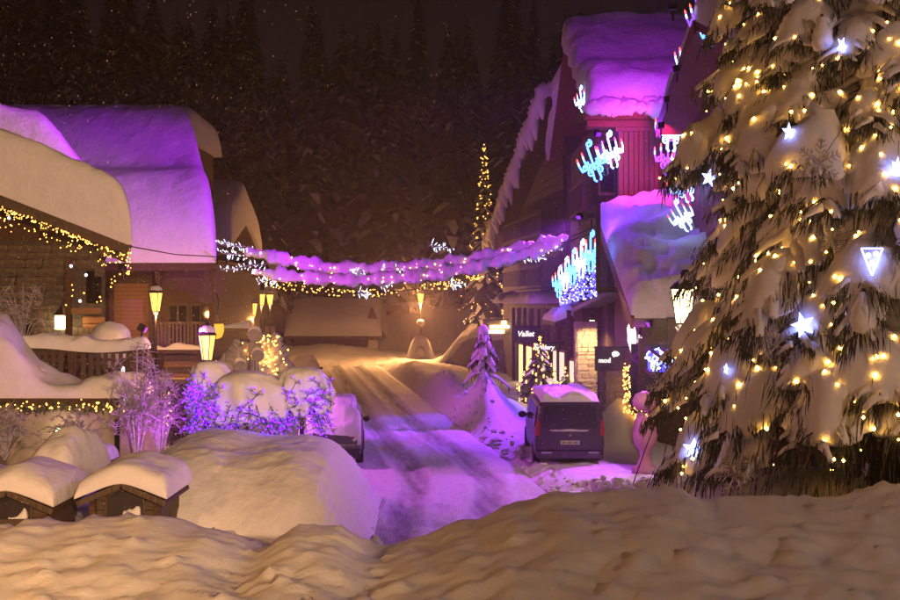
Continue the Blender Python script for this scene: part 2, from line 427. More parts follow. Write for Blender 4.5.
# packed-snow road with wheel ruts
def track_off(y):   # lateral positions of the ruts, they swing towards the van's side near the camera
    sw = 0.5*sstep(40, 30, y); tu = -1.25*sstep(28.5, 20, y)
    return (-0.95+sw*0.4+tu, 0.62+sw*0.9+tu*1.1)
RW = 2.5
def road_pt(u, v):
    y = lerp(15.5, 77, v**1.35); s = lerp(-RW, RW, u); x = Xc(y)+s
    z = 0.055+fbm(x*1.2, y*0.5, 5)*0.035+fbm(x*5, y*2.2, 1)*0.018
    for t in track_off(y):
        d = abs(s-t); z -= 0.07*exp(-(d/0.30)**2); z += 0.03*exp(-((d-0.50)/0.15)**2)
    z -= 0.14*sstep(RW-0.5, RW, abs(s))
    y0 = z if y > 19 else z
    return (x, y, y0)
mb = MB(); mb.grid(road_pt, 90, 420)
rm, nt, b = newmat('packed_snow')
geo = nt.nodes.new('ShaderNodeNewGeometry'); at_ = nt.nodes.new('ShaderNodeAttribute'); at_.attribute_name = 'rut'
nz = nt.nodes.new('ShaderNodeTexNoise'); nz.inputs['Scale'].default_value = 3.5; nz.inputs['Detail'].default_value = 6
mpn = nt.nodes.new('ShaderNodeMapping'); mpn.inputs['Scale'].default_value = (2.2, 0.5, 1)
nt.links.new(geo.outputs['Position'], mpn.inputs[0]); nt.links.new(mpn.outputs[0], nz.inputs['Vector'])
mx = nt.nodes.new('ShaderNodeMath'); mx.operation = 'MULTIPLY_ADD'; mx.inputs[1].default_value = 0.6; mx.inputs[2].default_value = -0.28
nt.links.new(nz.outputs[0], mx.inputs[0])
ad = nt.nodes.new('ShaderNodeMath'); ad.operation = 'ADD'; ad.use_clamp = True
nt.links.new(at_.outputs['Fac'], ad.inputs[0]); nt.links.new(mx.outputs[0], ad.inputs[1])
mc = nt.nodes.new('ShaderNodeMixRGB'); mc.inputs[1].default_value = (0.74, 0.74, 0.75, 1); mc.inputs[2].default_value = (0.14, 0.135, 0.15, 1)
nt.links.new(ad.outputs[0], mc.inputs[0]); nt.links.new(mc.outputs[0], b.inputs['Base Color'])
n2 = nt.nodes.new('ShaderNodeTexNoise'); n2.inputs['Scale'].default_value = 16; n2.inputs['Detail'].default_value = 6; nt.links.new(mpn.outputs[0], n2.inputs['Vector'])
bp = nt.nodes.new('ShaderNodeBump'); bp.inputs['Distance'].default_value = 0.05; bp.inputs['Strength'].default_value = 0.6
nt.links.new(n2.outputs[0], bp.inputs['Height']); nt.links.new(bp.outputs[0], b.inputs['Normal']); b.inputs['Roughness'].default_value = 0.7
road = mb.build('road', rm, smooth=True, recalc=False); road['kind'] = 'structure'
ra = road.data.attributes.new('rut', 'FLOAT', 'POINT')
vals = []
for v in road.data.vertices:
    s = v.co.x-Xc(v.co.y); k = 0
    for t in track_off(v.co.y):
        k = max(k, exp(-((s-t)/0.36)**4)*(0.75+0.5*fbm(s*5, v.co.y*0.25, 3)))
    vals.append(k*0.85)
ra.data.foreach_set('value', vals)

# big drift beside the road
MOUND = [(118,520),(128,478),(140,460),(158,448),(200,443),(245,451),(300,448),(326,455),(341,474),(350,500),(358,527),(368,546),(380,556)]
MOUND_X = [((a-450)/F*20.6, CAMZ-(b_-300)/F*20.6) for a, b_ in MOUND]
def mound_pt(u, v):
    x = lerp(MOUND_X[0][0], MOUND_X[-1][0], u); y = lerp(18.0, 25.5, v)
    y += 0.5*(1-u)
    h = sum(interp(MOUND_X, x+d*.16) for d in (-2,-1,0,1,2))/5
    t = abs((v-0.5)*2)
    e = (1-t**3.2)**0.55
    z = 0.0+h*e+fbm(x*0.7, y*0.7, 4)*0.10*e+fbm(x*2.2, y*2.2, 8)*0.03*e
    return (x, y, z-0.05)
MB().grid(mound_pt, 150, 110).build('snow_mound', SNOW, smooth=True, recalc=False)['kind'] = 'structure'

# broken clods of ploughed snow
cl = MB(); rr = random.Random(61)
def clod(x, y, r):
    z = ground_h(x, y); n0 = len(cl.v)
    cl.blob((x, y, z+r*.12), r*rr.uniform(.8, 1.4), r*rr.uniform(.8, 1.3), r*rr.uniform(.6, 1.0), rr.uniform(0, 90), .5, 7, 5, 1.6)
for i in range(420): clod(rr.gauss(2.9, .75), rr.gauss(22.6, 1.2), .03+.13*rr.random()**3)
for i in range(520):
    y = rr.uniform(19.5, 44); s_ = (1 if rr.random() < .6 else -1)*rr.gauss(2.55, .35); clod(Xc(y)+s_, y, .025+.10*rr.random()**3)
c_ = cl.build('snow_clod', SNOWP, smooth=True, recalc=False); tag(c_, 'broken clods of ploughed snow along the road and bank', 'snow clods', kind='stuff')
# ------------------------------------------------------------------ left: stone chalet with a thick snow roof
A = thing('stone_chalet', (-13, 34, 0), 'stone chalet with fairy lights along its gable and very thick snow on the roof', 'chalet')
YA = 33.0; RX, RZ, SL = -9.66, 6.25, 0.39
XL, XR_ = -26.3, RX; XM = (XL+XR_)/2; ZM = RZ+(XR_-XM)*SL
SHR = -0.30
def shear(mb):
    mb.v = [(v[0]+SHR*(v[1]-YA), v[1], v[2]) for v in mb.v]; return mb
def za(x): return RZ+(XR_-x)*SL if x > XM else RZ+(x-XL)*SL
mb = MB()
mb.prism([(XR_, RZ), (XM, ZM), (XL, RZ), (XL, RZ-0.22), (XM, ZM-0.22), (XR_, RZ-0.22)], 'y', YA, 42.5)
shear(mb).build('roof', WOOD, A)
MB().bar((XR_+0.05, YA-0.06, RZ-0.16), (XM, YA-0.06, ZM-0.16), 0.07, 0.34).build('fascia_board', WOODG, A)
mb = MB()
snow_sheet(mb, lambda u, v: (lerp(XL, XR_+0.12, u), lerp(YA-0.12, 42.6, v), za(min(XR_, lerp(XL, XR_+0.12, u)))+0.02),
           lambda u, v: 1.9+0.15*sin(u*9), 60, 40, kx=44, ky=40, q=0.42, amp=0.16, fr=0.5, seed=3)
shear(mb).build('roof_snow', SNOWR, A, smooth=True)
mb = MB()
snow_sheet(mb, lambda u, v: (lerp(-22, PX(104, 38)+0.1-SHR*5, u), lerp(36.5, 42.0, v), za(lerp(-22, PX(104, 38)-SHR*5, u))+1.0),
           lambda u, v: 2.4-1.15*sstep(0.80, 0.97, u) if u > 0.6 else 2.4, 50, 30, kx=30, ky=14, q=0.4, amp=0.16, fr=0.45, seed=9)
shear(mb).build('snow_drift', SNOWR, A, smooth=True)
WX0, WX1, WY = -21.0, -10.75, 34.3
wall = MB()
wall.box(WX0, WX1, WY, 42, 0, RZ+0.2); wall.v = [(v[0]+SHR*(v[1]-WY)*1.15, v[1], v[2]) for v in wall.v]; wall.build('wall', MORTAR, A)
g = MB(); g.prism([(WX0, RZ+.2), (WX1, RZ+.2), (WX1, RZ+.35), (XM, ZM-.3), (WX0, ZM-1.6)], 'y', WY+0.1, WY+0.3); g.build('gable_boarding', WOOD, A)
def skipA(c): return (-13.6 < c.x < -12.95 and 3.1 < c.z < 4.4) or (-12.0 < c.x < -10.9 and 3.7 < c.z < 5.6)
stones(A, (-15.0, WY-0.06, 2.4), (1, 0, 0), 4.25, 3.9, 0.22, STONE, (0.5, 0.2), 5, limit=290, skip=skipA)
# purlins under the verge
for x in (-10.4, -12.2, -14.2):
    MB().box(x-0.13, x+0.13, YA+0.05, WY+0.02, za(x)-0.56, za(x)-0.24).build('purlin', WOODG, A)
# shuttered window
wx = -13.3
w = MB().box(wx-0.33, wx+0.33, WY-0.10, WY-0.02, 3.12, 4.35).build('window', WOODG, A)
for k in range(2):
    for j in range(3):
        MB().box(wx-0.26+k*0.28, wx-0.02+k*0.28, WY-0.13, WY-0.11, 3.2+j*0.38, 3.52+j*0.38).build('pane', GLASSD, w)
s = MB().box(wx+0.36, wx+0.62, WY-0.12, WY-0.07, 3.1, 4.36).build('shutter', PLASTER, A)
s2 = MB().box(wx-0.62, wx-0.36, WY-0.12, WY-0.07, 3.1, 4.36).build('shutter', PLASTER, A)
# porch with a timber post
MB().box(-11.55, -11.38, WY-1.3, WY-1.14, 2.2, 5.9).build('porch_post', WOOD, A)
MB().box(-11.62, -10.5, WY-1.28, WY-1.16, 4.18, 4.36).build('porch_rail', WOODH, A)
for i in range(5):
    plank(A, -11.4, -10.72, WY-0.16, WY-0.08, 3.0+i*0.22, 3.2+i*0.22, WOODH, 'wall_board')
MB().box(-11.3, -10.85, WY-0.12, WY-0.07, 4.5, 5.5).build('window', GLASSD, A)
# icicle lights along the verge
rnd = random.Random(4); pts = []; top = []
for i in range(230):
    t = rnd.random(); x = lerp(-14.5, RX-0.02, t); z = za(x)-0.30
    drop = abs(rnd.gauss(0, 0.28)) if i % 3 else rnd.uniform(0, 0.12)
    pts.append((x+rnd.uniform(-.03, .03), YA-0.13+rnd.uniform(-.04, .04), z-min(drop, 0.95)))
pts += [(RX+0.02+rnd.uniform(-.07, .07), YA-0.1+rnd.uniform(0, .1), RZ-0.1-0.85*rnd.random()) for i in range(26)]
light_string('icicle_lights', 'warm icicle lights hanging below the snowy gable of the stone chalet', pts, BULB, 0.021,
             [(x, YA-0.13, za(x)-0.30) for x in (-14.5, -12, RX)])
pts = [P(px, py, 32.9) for px, py in ((112,283),(115,281),(111,287),(100,297),(101,301),(72,285),(73,290),(72,296),(84,293),(97,302),(66,305),(9,215),(57,240))]
light_string('porch_lights', 'few loose bulbs hanging on the porch of the stone chalet', pts, BULB, 0.026)
for px, py in ((86, 275), (71, 266), (9, 218), (80, 301)):
    b_ = MB().blob(P(px, py, 32.7), 0.05, 0.05, 0.05, 1, 0.05, 8, 6).build('led_bulb', LEDW)
    tag(b_, 'tiny cold white bulb under the eaves of the stone chalet', 'bulb', 'cold bulbs under the stone chalet eaves')
# wall lantern
l = thing('wall_lantern', P(61, 330, 33.9), 'small warm lantern on the wall beside the shuttered window', 'lantern')
c = P(61, 322, 33.8)
MB().box(c.x-.14, c.x+.14, c.y-.14, c.y+.14, c.z-.22, c.z+.2).build('glass_body', LAMPW, l)
MB().lathe([(0.24, 0.2), (0.2, 0.27), (0.05, 0.42), (0.02, 0.5)], c, 8).build('cap', METAL, l)
MB().bar(c+Vector((0, .1, .3)), c+Vector((0, .5, .3)), .05, .05).build('bracket', METAL, l)
point(l, c+Vector((0.05, -0.35, -0.1)), 30, SODIUM, 0.1)

# ---------------------------------------------------------------- terrace in front of it
T = thing('terrace', (-10.5, 28.5, 0), 'raised terrace with plank railing and deep snow in front of the stone chalet', 'terrace')
TX = -7.95; TY = 27.6
MB().box(-22, TX, TY, 34.2, 0.0, 1.95).build('terrace_wall', PLASTER, T)
MB().box(-22, TX+0.1, TY-0.12, 34.25, 1.96, 2.14).build('deck', WOOD, T)
mb = MB()
def tsnow(u, v):
    return (lerp(-22, TX+0.05, u), lerp(TY-0.1, 29.3, v), 2.15)
snow_sheet(mb, tsnow, lambda u, v: 0.42+1.5*exp(-((lerp(-22, TX, u)+11.9)/0.95)**2)+0.25*sin(u*40+1)*0.3, 90, 16, kx=60, ky=6, amp=0.3, fr=0.8, seed=5)
mb.build('deck_snow', SNOW, T, smooth=True)
RY = 29.4
for x in (-11.85, -10.1, -8.15):
    MB().box(x-0.08, x+0.08, RY-0.08, RY+0.08, 2.1, 3.45).build('railing_post', WOOD, T)
for z in (2.42, 3.22):
    MB().box(-11.8, -8.2, RY-0.04, RY+0.04, z-0.05, z+0.05).build('rail', WOOD, T)
x = -11.6; k = 0
while x < -8.3:
    if abs(x+10.1) > 0.2:
        plank(T, x-0.055, x+0.055, RY-0.025, RY+0.025, 2.46, 3.18, WOODG, 'baluster')
    x += 0.2
mb = MB(); snow_sheet(mb, lambda u, v: (lerp(-11.95, -8.05, u), lerp(RY-0.22, RY+0.22, v), 3.28+0.06*sin(u*7)), 0.34, 40, 10, kx=20, ky=3, amp=0.3, fr=1.5, seed=2)
mb.build('rail_snow', SNOW, T, smooth=True)
# snow-capped bush heads on the deck
for x, z, r in ((-11.1, 2.65, 0.34), (-10.75, 2.45, 0.28)):
    t = thing('potted_shrub', (x, 28.7, 2.2), '%s leafless potted shrub capped with snow on the terrace' % ('larger' if r > .3 else 'smaller'), 'shrub', 'snowy potted shrubs on the terrace')
    MB().blob((x, 28.7, z+0.2), r, r*0.8, r*0.75, x, 0.3, 18, 12, 2).build('snow_cap', SNOW, t, smooth=True)
    mb = MB(); rr = random.Random(int(x*10))
    for i in range(26):
        a = rr.uniform(0, 6.28); e = Vector((x+cos(a)*r*1.25, 28.7+sin(a)*r, z-0.35+rr.uniform(0, .45)))
        mb.tube([(x, 28.7, 2.2), (x+cos(a)*r*.6, 28.7+sin(a)*r*.6, z), e], [0.02, 0.014, 0.006], 4)
    mb.build('branch_tuft', BARK, t)
# snowed-over round parasol / dome
t = thing('covered_table', P(110, 352, 31.5)-Vector((0, 0, 1.0)), 'round table under a dome of snow behind the terrace railing', 'table')
c = P(110, 344, 31.5)
MB().blob(c, 0.62, 0.6, 0.66, 4, 0.12, 22, 14).build('snow_dome', SNOW, t, smooth=True)
MB().lathe([(0.5, -.45), (0.5, -.4), (0.06, -.38), (0.06, -1.15), (0.3, -1.2), (0.3, -1.25)], c, 14).build('table_base', WOODG, t)
# evergreen garland with bulbs on the terrace edge
rnd = random.Random(8)
gt = thing('fir_garland', (-10.5, TY-0.2, 1.85), 'fir garland with warm bulbs along the terrace edge', 'garland')
mb = MB(); bl = MB()
for i in range(900):
    x = rnd.uniform(-12.6, TX+0.1); z = 1.93+0.05*sin(x*5)+rnd.gauss(0, .055)
    d = Vector((rnd.uniform(-1, 1), rnd.uniform(-.8, .2), rnd.uniform(-1, .5))).normalized()*0.15
    p = Vector((x, TY-0.2+rnd.uniform(-.08, .05), z)); s_ = d.cross(Vector((0, 1, .3))).normalized()*0.018
    mb.add([p-s_, p+s_, p+d], [(0, 1, 2)])
mb.build('fir_foliage', NEEDLE, gt, recalc=False, kind='stuff')
bulb_mesh(bl, [(rnd.uniform(-12.4, TX+0.12), TY-0.3, 1.96+rnd.gauss(0, .07)) for i in range(95)], 0.022, rnd).build('bulb_chain', BULB, gt, recalc=False, kind='stuff')
# lower wall lamp
c = P(61, 431, 27.35)
l = thing('wall_lamp', c, 'round warm lamp glowing on the wall below the terrace garland', 'lamp')
MB().blob(c, .12, .12, .12, 0, 0, 12, 8).build('globe', LAMPW, l, smooth=True)
MB().bar(c+Vector((0, .06, 0)), c+Vector((0, .26, 0)), .05, .05).build('bracket', METAL, l)
point(l, c+Vector((0.0, -0.2, 0.0)), 14, (1, .7, .35), 0.1)
MB().box(TX-0.45, TX-0.33, TY-0.06, TY-0.01, 0.3, 1.6).build('drainpipe', METAL, T)
# cold white light tube on the terrace corner post
c0 = P(123, 368, 28.6); c1 = P(126, 402, 27.4)
MB().tube([c0+Vector((0, 0, 0)), (c0+c1)/2+Vector((-.03, 0, .0)), c1], 0.045, 8).build('light_tube', LEDW)
tag(bpy.data.objects['light_tube'], 'cold white light tube on the terrace corner', 'light tube')

# ---------------------------------------------------------------- big timber chalet behind, huge violet-lit snow roof
B = thing('timber_chalet', (-14, 46, 0), 'timber chalet with an enormous rounded snow roof above its balcony', 'chalet')
BX1 = PX(216, 44); BZ = 6.1
MB().box(-28, BX1-1.0, 46.2, 60, 0, 6.2).build('wall', WOOD, B)
def broof(u, v):
    xr = BX1-3.2*v**1.3
    return (lerp(-28, xr, u), lerp(44, 52, v), BZ+6.9*v**0.9)
mb = MB(); mb.grid(lambda u, v: Vector(broof(u, v))-Vector((0, 0, 0.12)), 6, 10)
mb.grid(lambda u, v: Vector(broof(u, v))-Vector((0, 0, 0.35)), 6, 10); mb.build('roof', WOOD, B)
mb = MB()
snow_sheet(mb, broof, lambda u, v: 1.45-0.5*v+0.5*exp(-((v-.22)/.14)**2)-0.45*exp(-((v-.50)/.12)**2)+.5*exp(-((v-.78)/.14)**2), 80, 60, kx=56, ky=16, q=0.45, amp=0.12, fr=0.35, seed=1,
           up=Vector((0, -0.25, 0.97)))
mb.build('roof_snow', SNOWR, B, smooth=True)
mb = MB()
snow_sheet(mb, lambda u, v: (lerp(-30, PX(189, 53)+0.15, u), lerp(52.3, 60, v), 12.4), 1.75, 60, 20, kx=50, ky=8, q=0.4, amp=0.06, fr=0.3, seed=6)
mb.build('ridge_snow', SNOWR, B, smooth=True)
MB().box(-30, PX(184, 53), 52.6, 59.5, 6, 12.38).build('upper_wall', WOOD, B)
MB().box(-28, BX1-.05, 44.02, 44.12, BZ-0.3, BZ-0.05).build('fascia_board', WOOD, B)
# lit larch boarding
bx0, bx1 = PX(113, 46), PX(149, 46)
for i in range(17):
    z = 2.5+i*0.165
    plank(B, bx0+0.02*(i % 2), bx1, 46.08, 46.16, z, z+0.15, WOODH, 'wall_board')
MB().box(bx1, bx1+.16, 45.9, 46.18, 0.2, 6.0).build('corner_post', WOOD, B)
MB().box(bx0-.14, bx0, 45.9, 46.18, 0.2, 6.0).build('corner_post', WOOD, B)
# balcony
cx0, cx1 = PX(158, 45), PX(214, 45)
MB().box(cx0, cx1, 44.7, 46.2, PZ(349, 45)-.15, PZ(349, 45)).build('balcony_floor', WOOD, B)
mb = MB(); snow_sheet(mb, lambda u, v: (lerp(cx0, cx1, u), lerp(44.5, 44.95, v), PZ(349, 45)+.01), 0.16, 30, 6, kx=20, ky=4, amp=.3, fr=1.5); mb.build('balcony_snow', SNOW, B, smooth=True)
zt = PZ(323, 45)
MB().box(cx0, cx1, 44.72, 44.80, zt-.05, zt+.05).build('rail', WOODG, B)
n = 15
for i in range(n):
    x = lerp(cx0+.06, cx1-.06, i/(n-1)); plank(B, x-.045, x+.045, 44.74, 44.79, PZ(347, 45)+.14, zt-.04, WOODG, 'baluster')
for x in (cx0+.05, cx1-.05): MB().box(x-.08, x+.08, 44.7, 44.86, PZ(349, 45)+.0, BZ-.1).build('balcony_post', WOOD, B)
for i in range(7):
    z = 0.5+i*0.26
    plank(B, cx0, cx1-0.5, 45.9, 46.05, z, z+.24, WOODH if i % 2 else WOODG, 'log')
for x in (cx0+.55, cx0+1.5):
    w = MB().box(x-.4, x+.4, 46.08, 46.18, PZ(345, 46), PZ(303, 46)).build('window', WOODG, B)
    for k in (-1, 1): MB().box(x+k*.19-.16, x+k*.19+.16, 46.04, 46.07, PZ(343, 46), PZ(306, 46)).build('pane', GLASSD, w)
w = MB().box(PX(160, 46), PX(186, 46), 45.82, 45.88, PZ(388, 46), PZ(378, 46)).build('window', WINL, B)
# small farther roof
C = thing('far_chalet', (-13.4, 60, 0), 'far chalet roof edge showing past the violet snow roof', 'chalet')
cx = PX(231, 60)
MB().box(-22, cx-.7, 60, 68, 0, 6.8).build('wall', WOOD, C)
MB().prism([(60-.8, 7.4), (64, 9.2), (68.8, 7.4), (64, 9.0)], 'x', -22, cx).build('roof', WOOD, C)
mb = MB(); snow_sheet(mb, lambda u, v: (lerp(-22, cx+.2, u), lerp(59, 69, v), 7.45+1.7*(1-abs(2*v-1))), 2.3, 30, 24, kx=30, ky=10, amp=.1, seed=4); mb.build('roof_snow', SNOWR, C, smooth=True)
MB().box(cx-.1, cx+.02, 59.0, 59.1, 5.8, 7.3).build('verge_board', WOOD, C)

# ---------------------------------------------------------------- little wooden huts in the foreground
def mini_hut(px0, px1, Y, pyr, pyb, label, rz=0.0):
    x0, x1 = PX(px0, Y), PX(px1, Y); xm = (x0+x1)/2; wd = (x1-x0)/2*0.80
    zr = PZ(pyr, Y); zb = PZ(pyb, Y); ze = zr-(x1-x0)/2*0.42
    t = thing('wooden_hut', (xm, Y, 0.3), label, 'hut')
    MB().prism([(xm-wd, 0.2), (xm+wd, 0.2), (xm+wd, ze), (xm, zr-.04), (xm-wd, ze)], 'y', Y+.12, Y+1.3).build('wall', WOODG, t)
    for sx in (-1, 1):
        MB().prism([(xm, zr), (xm+sx*(x1-xm), zr-(x1-xm)*.42), (xm+sx*(x1-xm), zr-(x1-xm)*.42-.06), (xm, zr-.06)], 'y', Y-.12, Y+1.42).build('roof_panel', WOOD, t)
        MB().bar((xm, Y-.15, zr-.03), (xm+sx*(x1-xm), Y-.15, zr-(x1-xm)*.42-.03), .035, .09).build('verge_board', WOODG, t)
        MB().box(xm+sx*(wd-.05)-.045, xm+sx*(wd-.05)+.045, Y+.02, Y+.12, .2, ze).build('corner_post', WOOD, t)
    n = 7
    for i in range(n):
        z = 0.25+i*(ze-.25)/n; plank(t, xm-wd+.1, xm+wd-.1, Y+.07, Y+.12, z, z+(ze-.25)/n-.012, WOODG, 'wall_board')
    # arched opening
    arch = [(xm-wd*.55, zb-.1)]+[(xm-wd*.55*cos(a), zb+.12+wd*.42*sin(a)) for a in [pi*i/10 for i in range(11)]]+[(xm+wd*.55, zb-.1)]
    MB().prism(arch, 'y', Y+.055, Y+.068).build('opening', SIGNB, t)
    pts = [(p[0], Y+.05, p[1]) for p in arch]
    MB().tube(pts, .022, 6).build('arch_trim', WOODG, t)
    mb = MB(); snow_sheet(mb, lambda u, v: (xm+wd*(-.05+.5*u), Y-.0+v*.1, zb-.06), lambda u, v: .03+.09*sstep(.2, .9, u), 12, 6, kx=4, ky=4, amp=.3, fr=3); mb.build('sill_snow', SNOW, t, smooth=True)
    mb = MB()
    def b(u, v):
        x = lerp(x0-.03, x1+.03, u); return (x, Y-.2+v*1.75, zr+.02-(sqrt((x-xm)**2+.03)-.17)*.42)
    snow_sheet(mb, b, lambda u, v: .30, 40, 22, kx=14, ky=8, q=.42, amp=.10, fr=1.0, seed=px0*.1)
    mb.build('roof_snow', SNOW, t, smooth=True)
mini_hut(80, 168, 17.6, 482, 512, 'small wooden hut with an arched opening and deep snow cap beside the big drift')
mini_hut(-36, 56, 17.2, 489, 514, 'small dark wooden hut with snowy roof under the terrace')
mini_hut(72, 97, 24.5, 463, 480, 'tiny far hut with a snow cap below the terrace wall')
# snow-covered steps / bench, slats lit by lamp
S = thing('slatted_bench', (PX(60, 20), 20, 0.6), 'slatted bench buried in a tall hump of snow between the huts', 'bench')
for i, py in enumerate((482, 487, 492, 497)):
    z = PZ(py, 20); plank(S, PX(38, 20), PX(77, 20), 19.86-i*.05, 19.94-i*.05, z-.035, z+.035, WOODH, 'slat')
for px in (42, 73): MB().box(PX(px, 20)-.04, PX(px, 20)+.04, 19.9, 20.1, .3, PZ(480, 20)).build('leg', WOODG, S)
def hump(u, v):
    x = lerp(PX(-60, 20.3), PX(80, 20.3), u); return (x, lerp(19.9, 22.4, v), 0.95)
mb = MB(); snow_sheet(mb, hump, lambda u, v: .35+.42*exp(-((u-.82)/.16)**4)*(1-.2*v)+.38*sstep(0.2, .8, u), 60, 30, kx=16, ky=6, q=.45, amp=.15, fr=.9, seed=11)
mb.build('snow_hump', SNOW, S, smooth=True)
# ------------------------------------------------------------------ right: tall chalet, wing, shops
R1 = thing('tall_chalet', (9, 46, 0), 'tall violet-lit chalet with red timber pillar and steep snow roof', 'chalet')
EZ = 11.35; RIDY = 47.5; RS = 0.52; VX = 4.95
MB().box(5.75, 17, 40.2, 52.5, 0, EZ).build('wall', WOOD, R1)
MB().prism([(40.2, EZ), (RIDY, EZ+(RIDY-39)*RS-.3), (52.5, EZ+1.6)], 'x', 5.85, 16.9).build('gable_wall', WOOD, R1)
MB().prism([(39, EZ), (RIDY, EZ+(RIDY-39)*RS), (55, EZ+.3), (55, EZ+.05), (RIDY, EZ+(RIDY-39)*RS-.25), (39, EZ-.25)], 'x', VX, 17.5).build('roof', WOODR, R1)
mb = MB()
def r1s(u, v):
    y = lerp(38.85, 55, v); x = lerp(VX-.12+.35*fbm(0, y*.4, 2), 17.6, u)
    return (x, y, (EZ+(y-39)*RS if y < RIDY else EZ+(RIDY-39)*RS-(y-RIDY)*.56)+.02)
snow_sheet(mb, r1s, lambda u, v: 1.25-.35*exp(-((v-.22)/.1)**2), 60, 60, kx=30, ky=40, q=.4, amp=.2, fr=.55, seed=21)
rs1 = mb.build('roof_snow', SNOWR, R1, smooth=True)
mb = MB(); rr = random.Random(5)
for i in range(26):
    x = rr.uniform(VX+.1, 8.4); k_ = rr.uniform(.10, .30); mb.blob((x, 38.82+rr.uniform(-.03, .12), EZ+.16+rr.uniform(-.12, .1)-k_*.3), k_*rr.uniform(1, 1.7), .2, k_*rr.uniform(.7, 1.3), i, .45, 12, 8, 2)
mb.build('eave_snow_lump', SNOW, R1, smooth=True)
# eave beam, frieze, pillar
zt = PZ(112, 39.3); zb = PZ(126, 39.3)
MB().box(PX(584, 39.3), 17, 39.2, 39.55, zb+.25, zt).build('eave_beam', WOODR, R1, bevel=.02)
MB().box(PX(588, 39.3), 17, 39.45, 40.2, zb, zb+.24).build('frieze', WOODR, R1)
px0, px1 = PX(618, 39.6), PX(659, 39.6)
for i in range(8):
    a = lerp(px0, px1, i/8); b_ = lerp(px0, px1, (i+1)/8)
    plank(R1, a+.008, b_-.008, 39.5+.03*(i % 2), 39.9, PZ(205, 39.6)-.6, zb, WOODR, 'pillar_board')
MB().box(px0-.1, px1+.1, 39.42, 39.95, zb-.16, zb-.02).build('pillar_capital', WOODR, R1)
for i in range(3):
    x = 5.75+i*.0
for i in range(10):   # wall boards beside the pillar
    x = px1+.05+i*.22; plank(R1, x, x+.2, 40.05, 40.17, PZ(240, 40), zb, WOODR, 'wall_board')
for k, (a, b_) in enumerate(((PX(598, 40.1), PX(615, 40.1)), (PX(664, 40.1)+.1, PX(690, 40.1)))):
    w = MB().box(a, b_, 39.96, 40.1, PZ(195, 40), PZ(140, 40)).build('window', WOOD, R1)
    for j in range(2):
        MB().box(a+.06, b_-.06, 39.92, 39.955, PZ(195, 40)+.1+j*.98, PZ(195, 40)+.98+j*.98).build('pane', GLASSD, w)
# street-side balconies with separate balusters
for z0 in (5.0, 8.1):
    MB().box(4.62 if z0 < 6 else 5.0, 5.75, 34.5 if z0 < 6 else 41, 46.5, z0-.16, z0).build('balcony_floor', WOOD, R1)
    xx = 4.66 if z0 < 6 else 5.02
    ya = 34.6 if z0 < 6 else 41.1
    MB().box(xx-.03, xx+.03, ya, 46.4, z0+.98, z0+1.08).build('rail', WOODR, R1)
    n = int((46.3-ya)/.34)
    for i in range(n):
        y = ya+.1+i*.34; plank(R1, xx-.02, xx+.02, y-.06, y+.06, z0+.02, z0+.97, WOOD, 'baluster')
    for y in (ya+.02, 46.35): MB().box(xx-.07, xx+.07, y-.07, y+.07, z0-.1, z0+2.6).build('balcony_post', WOOD, R1)
for j in range(14):   # horizontal boarding on the street side
    plank(R1, 5.66, 5.74, 40.3, 52.4, 8.3+j*.22, 8.5+j*.22, WOOD, 'wall_board')
# canopy under the balcony, pale soffit
cn = MB().add([P(572, 312, 43), P(612, 293, 35.2), (5.9, 35.2, P(612, 293, 35.2).z+.1), (5.9, 43, P(572, 312, 43).z+.1),
               P(572, 308, 43), P(612, 288, 35.2), (5.9, 35.2, P(612, 288, 35.2).z+.1), (5.9, 43, P(572, 308, 43).z+.1)],
              [(3,2,1,0),(4,5,6,7),(0,1,5,4),(1,2,6,5),(2,3,7,6),(3,0,4,7)])
cn.build('canopy', PLASTER, R1)
mb = MB(); snow_sheet(mb, lambda u, v: (lerp(4.15, 5.6, u), lerp(43.5, 49.5, v), 3.75+.5*u), .38, 20, 30, kx=6, ky=12, amp=.2, fr=1, seed=8); mb.build('awning_snow', SNOW, R1, smooth=True)
MB().add([(4.15,43.5,3.7),(5.6,43.5,4.2),(5.6,49.5,4.2),(4.15,49.5,3.7),(4.15,43.5,3.55),(5.6,43.5,4.0),(5.6,49.5,4.0),(4.15,49.5,3.55)],
         [(3,2,1,0),(4,5,6,7),(0,1,5,4),(1,2,6,5),(2,3,7,6),(3,0,4,7)]).build('awning', WOOD, R1)

# wing towards the viewer, gable to the street
WG = thing('chalet_wing', (11, 31, 0), 'chalet wing with a rising dark verge hung with chandelier lights behind the big fir', 'chalet')
MB().box(8.0, 17, 26, 36.2, 0, 10.2).build('wall', WOODR, WG)
MB().prism([(26, 10.2), (36.2, 10.2), (31, 12.1)], 'x', 8.02, 17).build('gable_wall', WOODR, WG)
MB().prism([(36.6, 10.35), (31, 12.45), (25.4, 10.35), (25.4, 10.1), (31, 12.2), (36.6, 10.1)], 'x', 6.95, 17).build('roof', WOODR, WG)
MB().bar((6.9, 36.7, 10.2), (6.9, 31, 12.3), .08, .45).build('verge_board', WOODR, WG)
mb = MB(); snow_sheet(mb, lambda u, v: (lerp(6.95, 17, u), lerp(25.3, 36.7, v), 10.38+2.1*(1-abs(2*v-1))), 1.3, 20, 40, kx=20, ky=16, amp=.2, seed=14); mb.build('roof_snow', SNOWR, WG, smooth=True)
for i in range(16):
    y = 26.2+i*.62; plank(WG, 7.9, 7.99, y, y+.58, 6, 10.2, WOODR, 'wall_board')

